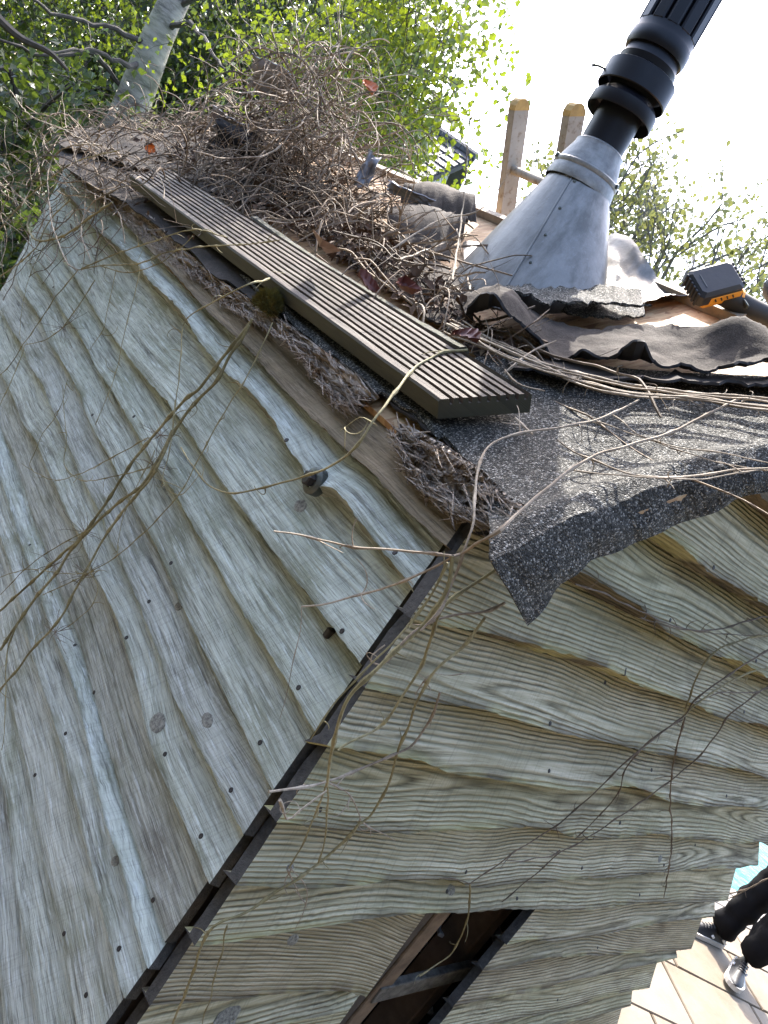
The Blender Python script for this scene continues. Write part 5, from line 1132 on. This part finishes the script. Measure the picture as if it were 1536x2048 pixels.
# ------------------------------------------------------------------ person by the pool
def person():
    BLKT = simple('black_trousers', (0.006, 0.006, 0.007), 0.9, var=0.4, scale=8, bump=0.3, spec=0.15); JKT = simple('charcoal_jumper', (0.02, 0.02, 0.024), 0.85, scale=14); SKIN = simple('skin', (0.50, 0.31, 0.23), 0.5, var=0.08); HAIR = simple('brown_hair', (0.05, 0.03, 0.02), 0.7)
    SH = simple('black_trainer', (0.014, 0.014, 0.016), 0.5, scale=60, bump=0.2); SOLE = simple('white_sole', (0.55, 0.53, 0.49), 0.6, var=0.1); WHT = simple('white_stripe', (0.75, 0.75, 0.73), 0.5, var=0.05)
    toe1, heel1 = onax(1362, 1850, 2, 0.0), onax(1432, 1887, 2, 0.0); toe2 = onax(1472, 2003, 2, 0.0)
    d1 = toe1 - heel1; d1 /= np.linalg.norm(d1); heel1 = toe1 - d1 * 0.295
    d2 = np.array([-0.90, -0.30, 0]); d2 /= np.linalg.norm(d2); toe2 = onax(1462, 1978, 2, 0.02); heel2 = toe2 - d2 * 0.295
    an1 = heel1 + d1 * 0.07 + UPV * 0.10; an2 = heel2 + d2 * 0.07 + UPV * 0.13
    kn1 = an1 + UPV * 0.42 + np.array([0.03, -0.03, 0]); kn2 = an2 + UPV * 0.42 + np.array([0.04, 0.0, 0])
    hip = (an1 + an2) / 2 * 0.4 + (kn1 + kn2) / 2 * 0.6; hip = hip * 1.0 + np.array([0.10, 0.02, 0]); hip[2] = 0.93
    sd = np.cross(d1, UPV); sd /= np.linalg.norm(sd)
    root = empty('person', (hip[0], hip[1], 0), 'person in black trousers and black trainers stepping along the patio', 'person')
    h1, h2 = hip - sd * 0.09, hip + sd * 0.09
    if np.linalg.norm(h1 - kn1) > np.linalg.norm(h2 - kn1): h1, h2 = h2, h1
    neck = hip + np.array([0.03, 0.0, 0.52]); chest = hip + np.array([0.02, 0, 0.33]); s1, s2 = neck - sd * 0.19 - UPV * 0.05, neck + sd * 0.19 - UPV * 0.05
    el1, el2 = s1 - UPV * 0.29 - sd * 0.05, s2 - UPV * 0.29 + sd * 0.05; wr1, wr2 = el1 - UPV * 0.20 + d1 * 0.16, el2 - UPV * 0.21 + d1 * 0.14; head = neck + UPV * 0.10
    J = [hip, chest, neck, head, h1, (h1 + kn1) / 2, kn1, kn1 * 0.55 + an1 * 0.45, an1 * 0.85 + kn1 * 0.15, an1 - UPV * 0.04, h2, (h2 + kn2) / 2, kn2, kn2 * 0.55 + an2 * 0.45, an2 * 0.85 + kn2 * 0.15, an2 - UPV * 0.04, s1, el1, wr1, s2, el2, wr2]
    Rr = [(0.17, 0.12), (0.18, 0.125), (0.07, 0.07), (0.06, 0.06), (0.105, 0.105), (0.095, 0.095), (0.080, 0.080), (0.082, 0.082), (0.084, 0.084), (0.08, 0.082), (0.100, 0.100), (0.095, 0.095), (0.080, 0.080), (0.082, 0.082), (0.084, 0.084), (0.08, 0.082), (0.065, 0.065), (0.05, 0.05), (0.035, 0.035), (0.065, 0.065), (0.05, 0.05), (0.035, 0.035)]
    E_ = [(0, 1), (1, 2), (2, 3), (0, 4), (4, 5), (5, 6), (6, 7), (7, 8), (8, 9), (0, 10), (10, 11), (11, 12), (12, 13), (13, 14), (14, 15), (1, 16), (16, 17), (17, 18), (1, 19), (19, 20), (20, 21)]
    me = bpy.data.meshes.new('body'); me.from_pydata([tuple(map(float, p)) for p in J], E_, []); o = bpy.data.objects.new('body', me); link(o, root)
    me.materials.append(BLKT)
    sk = o.modifiers.new('skin', 'SKIN'); sk.use_smooth_shade = True
    for i, v in enumerate(me.skin_vertices[0].data): v.radius = Rr[i]; v.use_root = (i == 0)
    o.modifiers.new('sub', 'SUBSURF').levels = 2; o.modifiers['sub'].render_levels = 2
    tx = bpy.data.textures.new('cloth_folds', 'CLOUDS'); tx.noise_scale = 0.07; dp = o.modifiers.new('folds', 'DISPLACE'); dp.texture = tx; dp.strength = 0.055; dp.mid_level = 0.5
    m = MB(); hc = head + UPV * 0.10; m.lathe(hc, UPV, [(-0.12, 0.02), (-0.11, 0.05), (-0.06, 0.075), (0.0, 0.082), (0.05, 0.078), (0.09, 0.055), (0.115, 0.01)], 20); hd = m.build('head', SKIN, root, True)
    m = MB(); m.lathe(hc - d1 * 0.012 + UPV * 0.012, UPV, [(-0.02, 0.084), (0.03, 0.090), (0.08, 0.074), (0.112, 0.03), (0.118, 0.0)], 20); m.build('hair', HAIR, root, True)
    m = MB(); m.box(hc + d1 * 0.085 - UPV * 0.015, (sd, UPV, d1), (0.011, 0.02, 0.015), 0.005); m.build('nose', SKIN, hd, True)
    for w_ in (wr1, wr2):
        m = MB(); pd = -UPV * 0.8 + d1 * 0.6; pd /= np.linalg.norm(pd); m.box(w_ + pd * 0.05, (sd, np.cross(sd, pd), pd), (0.016, 0.038, 0.05), 0.012)
        for k in range(4):
            a = w_ + pd * 0.09 + np.cross(sd, pd) * (-0.028 + 0.019 * k); m.tube(smooth_path([a, a + pd * 0.035, a + pd * 0.06 - d1 * 0.02], 3), 0.009, 6)
        a = w_ + pd * 0.03 + np.cross(sd, pd) * 0.036; m.tube(smooth_path([a, a + pd * 0.03 + np.cross(sd, pd) * 0.018, a + pd * 0.06 + np.cross(sd, pd) * 0.016], 3), 0.010, 6); m.build('hand', SKIN, root, True)
    for heel, d, lift, flip in ((heel1, d1, 0.0, 1), (heel2, d2, 0.0, 1)):
        s_ = np.cross(UPV, d); 
        prof = [(0.0, 0.028, 0.075), (0.02, 0.034, 0.095), (0.07, 0.037, 0.105), (0.12, 0.039, 0.095), (0.17, 0.045, 0.075), (0.22, 0.049, 0.060), (0.26, 0.043, 0.052), (0.285, 0.028, 0.044), (0.297, 0.010, 0.036)]
        rings = []; rs = []
        for x, w, hgt in prof:
            c = heel + d * x
            rings.append([c + s_ * w * math.cos(t) * (1 if math.sin(t) < 0.3 else 0.75) + UPV * (0.026 + max(0, math.sin(t)) * (hgt - 0.026)) for t in np.linspace(0, 2 * math.pi, 14, endpoint=False)])
            rs.append([c + s_ * y * (w + 0.004) + UPV * z for y, z in ((-1, 0.004), (1, 0.004), (1.03, 0.030), (-1.03, 0.030))])
        m = MB(); m.loft(rings); sh_ = m.build('shoe', SH, root, True)
        m = MB(); m.loft(rs); m.build('sole', SOLE, sh_)
        for sgn in (-1, 1):
            for x in (0.115, 0.025):
                w = np.interp(x, [p[0] for p in prof], [p[1] for p in prof]); m = MB(); m.box(heel + d * x + s_ * sgn * w * 0.98 + UPV * 0.048, ((d + UPV * 0.5) / 1.118, s_, np.cross((d + UPV * 0.5) / 1.118, s_)), (0.010 if x > 0.1 else 0.02, 0.004, 0.007), 0.001); m.build('stripe', WHT, sh_)
        for k in range(4):
            x = 0.125 + k * 0.018; hh = np.interp(x, [p[0] for p in prof], [p[2] for p in prof]); m = MB(); m.tube([heel + d * x - s_ * 0.022 + UPV * (hh - 0.004), heel + d * (x + 0.003) + UPV * (hh + 0.003), heel + d * x + s_ * 0.022 + UPV * (hh - 0.004)], 0.0028, 5); m.build('lace', SH, sh_)
person()

# ------------------------------------------------------------------ trees
LEAF_BIRCH = mat_leaf('birch_leaf', (0.014, 0.032, 0.006), (0.09, 0.135, 0.016), (0.32, 0.40, 0.02))
LEAF_DARK = mat_leaf('hedge_leaf', (0.010, 0.022, 0.006), (0.040, 0.062, 0.012), (0.12, 0.17, 0.02))
LEAF_FAR = mat_leaf('far_leaf', (0.06, 0.066, 0.022), (0.12, 0.125, 0.042), (0.24, 0.25, 0.07))
BIRCH = mat_birch(); TWIG = simple('twig_bark', (0.05, 0.04, 0.03), 0.85, var=0.4); FTW = simple('grey_twig', (0.10, 0.085, 0.07), 0.9)
class Leaves:
    def __init__(s): s.p = []; s.s = []
    def add(s, p, size, r): s.p.append(p); s.s.append(size)
    def build(s, mat, root):
        g = np.random.default_rng(len(s.p)); p = np.array(s.p); n = len(p); z = np.array(s.s)[:, None]
        d = g.normal(0, [0.6, 0.6, 0.5], (n, 3)) - np.array([0, 0, 0.6]); d /= np.linalg.norm(d, axis=1)[:, None] + 1e-9
        w = np.cross(d, g.normal(0, 1, (n, 3))); w /= np.linalg.norm(w, axis=1)[:, None] + 1e-9; q = np.cross(d, w)
        k = z * 0.38; V = np.stack([p, p + d * z * .35 + w * k + q * k * .2, p + d * z, p + d * z * .35 - w * k + q * k * .2, p + d * z * .4], 1).reshape(-1, 3)
        b = (np.arange(n) * 5)[:, None, None]; f = (b + np.array([[0, 1, 4], [1, 2, 4], [2, 3, 4], [3, 0, 4]])[None]).reshape(-1, 3)
        return mesh('crown', V, f.tolist(), mat, root)
def twigs(tw, lv, starts, r, ln=(0.35, 0.9), droop=0.5, nl=(10, 20), size=(0.03, 0.05), rad=0.003, spread=0.5):
    for p in starts:
        d = np.array([r.gauss(0, 1), r.gauss(0, 1), r.gauss(0, .6)]); d /= np.linalg.norm(d); pts = [np.array(p, float)]; n = 7; st = r.uniform(*ln) / n
        for k in range(n):
            d = d + np.array([0, 0, -droop * 0.35]) + np.array([r.gauss(0, .15) for _ in range(3)]); d /= np.linalg.norm(d); pts.append(pts[-1] + d * st)
        if tw is not None: tw.tube(pts, np.linspace(rad, rad * .3, n + 1), 3, False)
        for k in range(r.randint(*nl)):
            i = r.randint(1, n); q = pts[i] + np.array([r.gauss(0, 1) for _ in range(3)]) * 0.06 * spread; lv.add(q, r.uniform(*size), r)
def birch():
    r = random.Random(3); tb = 5.4
    a, b = at(262, 215, tb), at(350, 0, tb); d = (b - a) / np.linalg.norm(b - a)
    foot = a - d * (a[2] / d[2]); topp = b + d * 3.0 + np.array([0, 0, 0.8])
    root = empty('birch_tree', foot, 'pale barked birch with hanging bright green leaves behind the shed', 'tree')
    P = smooth_path([foot, foot * .5 + a * .5, a, b, b * .5 + topp * .5 + np.array([0.1, 0, 0]), topp], 8)
    m = MB(); m.tube(P, np.interp(np.arange(len(P)), [0, len(P) * .5, len(P)], [0.16, 0.112, 0.03]), 14)
    m.build('trunk', BIRCH, root, True)
    br = MB(); ends = []
    # thick branches seen against the leaves, then random ones
    for pts in ([(330,60),(380,50),(420,95),(450,140)], [(250,190),(190,110),(90,110),(-40,60)], [(290,130),(250,130),(180,100),(100,105)], [(340,20),(470,-30),(620,-60),(760,-120)], [(310,100),(230,60),(120,30),(40,-20)]):
        Q = smooth_path([at(x, y, tb - 0.25 * i) for i, (x, y) in enumerate(pts)], 5); br.tube(Q + np.array([[0.03 * nz(i * .5, q[0]), 0.03 * nz(i * .5, q[1] + 5), 0.03 * nz(i * .6, q[2] + 9)] for i, q in enumerate(Q)]), np.linspace(0.022, 0.007, len(Q)), 7); ends += list(Q[4:])
    for px in [[(-20,20),(40,75),(100,105),(135,140)]]:
        Q = smooth_path([at(x, y, 4.2) for x, y in px], 5); br.tube(Q, np.linspace(0.026, 0.010, len(Q)), 7)
    br.build('branch', TWIG, root, True)
    tw = MB(); lv = Leaves(); st = []
    def dens(x, y):
        edge = 930 - 0.12 * max(0, y - 100) + 40 * nz(y * 0.02, 3)
        if x > edge + 60: return 0.04
        if x > edge - 60: return 0.5
        return 1.0
    while len(st) < 1500:
        x, y = r.uniform(-350, 1010), r.uniform(-420, 330)
        if r.random() > dens(x, y): continue
        if x > 520 and y < -90: continue
        if y > 190 + 150 * nz(x * 0.006, 1.2) and not (720 < x < 930): continue
        st.append(at(x, y, r.uniform(3.6, 5.0) if x > 560 else r.uniform(5.7, 7.6)))
    st += [at(r.uniform(150, 480), r.uniform(-60, 200), r.uniform(4.4, 5.2)) for _ in range(14)]
    twigs(tw, lv, st, r, (0.3, 0.8), 0.7, (10, 20), (0.026, 0.046), 0.0028)
    st2 = [at(r.uniform(735, 935), r.uniform(-100, 290), r.uniform(3.6, 4.6)) for _ in range(150)] + [at(r.uniform(900, 1010), r.uniform(-60, 120), r.uniform(3.6, 4.4)) for _ in range(16)]
    twigs(tw, lv, st2, r, (0.3, 0.7), 1.0, (10, 18), (0.034, 0.055), 0.0025)
    lv.build(LEAF_BIRCH, root); tw.build('twig', TWIG, root)
birch()
def bush(name, label, group, region, trange, n, seed, mat=LEAF_DARK, size=(0.05, 0.09), cat='tree'):
    r = random.Random(seed); lv = Leaves(); tw = MB(); st = []
    xs = [p[0] for p in region]; ys = [p[1] for p in region]
    for k in range(n): st.append(at(r.uniform(min(xs), max(xs)), r.uniform(min(ys), max(ys)), r.uniform(*trange)))
    st = [p for p in st if p[2] > 0.1]
    c = np.mean(st, axis=0); foot = np.array([c[0], c[1], -0.03])
    root = empty(name, foot, label, cat, group)
    m = MB(); P = smooth_path([foot, foot * .5 + c * .5 + np.array([.1, 0, 0]), c + UPV * 0.6], 5); m.tube(P, np.linspace(0.12, 0.03, len(P)), 8)
    for k in range(26):
        q = st[r.randrange(len(st))]; i = r.randrange(2, len(P)); m.tube(smooth_path([P[i], (P[i] + q) / 2 + UPV * 0.15, q], 4), np.linspace(0.03, 0.006, 9), 5)
    m.build('trunk', TWIG, root, True)
    twigs(tw, lv, st, r, (0.3, 0.7), 0.3, (12, 20), size, 0.004, 1.3)
    lv.build(mat, root); tw.build('twig', TWIG, root)
bush('hedge_shrub', 'dark green shrub at the far left behind the shed wall', 'dark shrubs behind the shed', [(-260,120),(150,640)], (4.6, 6.5), 520, 31, cat='shrub')
bush('hedge_shrub', 'dense green shrub low behind the left part of the vine heap', 'dark shrubs behind the shed', [(60,40),(420,330)], (6.8, 9.0), 620, 32, cat='shrub')
bush('hedge_shrub', 'leafy green shrub behind the middle of the vine heap', 'dark shrubs behind the shed', [(380,20),(800,360)], (7.0, 9.0), 700, 33, cat='shrub')
bush('background_tree', 'tall dark tree filling the upper left corner behind the birch', 'background trees', [(-300,-300),(420,120)], (8.0, 11.0), 800, 34, size=(0.07, 0.12))
bush('background_tree', 'tall green tree behind the birch above the heap', 'background trees', [(350,-300),(840,120)], (8.0, 11.0), 700, 35, size=(0.07, 0.12))

def far_tree(foot, h, seed, label, lean):
    r = random.Random(seed); root = empty('far_tree', foot, label, 'tree', 'thin spring trees on the right'); br = MB(); lv = Leaves(); tips = []
    def grow(p, d, ln, rad, depth):
        n = 5; pts = [p]
        for k in range(n):
            d = d + np.array([r.gauss(0, .09), r.gauss(0, .09), r.gauss(0.03, .06)]); d /= np.linalg.norm(d); pts.append(pts[-1] + d * ln / n)
        br.tube(pts, np.linspace(rad, rad * .62, n + 1), 6 if depth < 2 else 4, False)
        if depth >= 5: tips.extend(pts[1:]); return
        if depth >= 3: tips.extend(pts[3:])
        for k in range(r.choice((2, 3, 3)) if depth else 5):
            a = np.array([r.gauss(0, 1), r.gauss(0, 1), r.gauss(0.1, .5)]); nd = d + a * 0.48; nd /= np.linalg.norm(nd); i = r.choice((3, 4, 5)) if depth else r.choice((2, 3, 4, 5)); grow(pts[i], nd, ln * r.uniform(0.62, 0.82), rad * 0.56, depth + 1)
    grow(np.array(foot, float), np.array([lean, 0, 1.0]), h * 0.36, h * 0.028, 0)
    br.build('trunk', FTW, root)
    for p in tips:
        for k in range(4):
            if r.random() < 0.6: lv.add(p + np.array([r.gauss(0, 1) for _ in range(3)]) * 0.18, r.uniform(0.09, 0.18), r)
    lv.build(LEAF_FAR, root)
def ground_below(x, y, t):
    p = at(x, y, t); return np.array([p[0], p[1], -0.03])
far_tree(ground_below(1330, 480, 19), 10.2, 5, 'sparse spring tree with small yellow green leaves just right of the cone', 0.0)
far_tree(ground_below(1455, 540, 21), 9.6, 6, 'thin bare branched tree behind the battery tool', 0.05)
far_tree(ground_below(1600, 560, 20), 9.0, 8, 'thin branched tree at the right edge of the picture', 0.0)
far_tree(ground_below(1255, 560, 24), 7.4, 11, 'lower spring tree hidden partly by the aluminium cone', 0.0)

# ------------------------------------------------------------------ neighbouring house
def house():
    TILE = simple('dark_roof_tile', (0.055, 0.052, 0.055), 0.7, var=0.35, scale=6, bump=0.3); WALLM = simple('render_wall', (0.55, 0.52, 0.46), 0.85)
    e = at(948, 318, 13.0); fw = M[:, 2].copy(); fw[2] = 0; fw /= np.linalg.norm(fw); lt = np.cross(UPV, fw)     # lt points to picture left
    root = empty('neighbour_house', (e[0], e[1], 0), 'neighbouring house with a dark tiled roof half hidden by birch leaves', 'house')
    dn = -fw * 0.85 - UPV * 0.62 + lt * 0.18; dn /= np.linalg.norm(dn); nn = np.cross(lt, dn); nn = nn if nn[2] > 0 else -nn
    Lh, sl = 4.5, 3.2
    m = MB(); m.loft([[e + lt * x + dn * q + nn * z for q, z in ((0, -0.12), (sl, -0.12), (sl, -0.02), (0, -0.02))] for x in (0, Lh)]); rf_ = m.build('roof', TILE, root)
    base = None; k = 0
    for row in range(14):
        for c_ in range(14):
            q = row * 0.225; x = c_ * 0.31 + (0.155 if row % 2 else 0) * 0
            p = e + lt * (x + 0.155) + dn * (q + 0.13) + nn * 0.012
            if base is None:
                mb = MB(); mb.box((0, 0, 0), np.eye(3), (0.148, 0.135, 0.016)); o = mb.build('tile', TILE, rf_); base = o
            else:
                o = bpy.data.objects.new('tile', base.data); link(o, rf_)
            up_ = nn + dn * -0.10; up_ /= np.linalg.norm(up_); dd = dn - up_ * np.dot(dn, up_); dd /= np.linalg.norm(dd); o.matrix_basis = Matrix([[lt[i], dd[i], up_[i], p[i]] for i in range(3)] + [[0, 0, 0, 1]])
            o.matrix_parent_inverse = rf_.matrix_basis.inverted()
    for k in range(15):
        m = MB(); a = e + lt * (0.31 * k - 0.02) + nn * 0.03; m.tube([a, a + lt * 0.30], 0.09, 8); m.build('ridge_tile', TILE, rf_, True)
    c0 = e + dn * sl * 0.92 - UPV * 0.12; bk = e + fw * (np.dot(e - c0, fw)) - UPV * (e[2] - c0[2]); rd = e - UPV * 0.16; m = MB(); rr = []
    for x in (0.25, Lh - 0.25):
        q = [np.array([c0[0], c0[1], 0]), c0, rd + dn * 0.1 * 0, bk, np.array([bk[0], bk[1], 0])]
        sk = lt * (-np.dot(c0 - e, lt)); q[0] = q[0] + sk; q[1] = q[1] + sk
        rr.append([p + lt * x for p in q])
    m.loft(rr); m.build('wall', WALLM, root)
    d2 = bk - e; d2 = d2 + d2 / np.linalg.norm(d2) * 0.3; n2 = np.cross(d2, lt); n2 /= np.linalg.norm(n2); n2 = n2 if n2[2] > 0 else -n2
    m = MB(); m.loft([[e + lt * x + d2 * q + n2 * z + fw * 0.02 for q, z in ((0, -0.10), (1, -0.10), (1, -0.01), (0, -0.01))] for x in (0, Lh)]); m.build('rear_roof', TILE, root)
house()
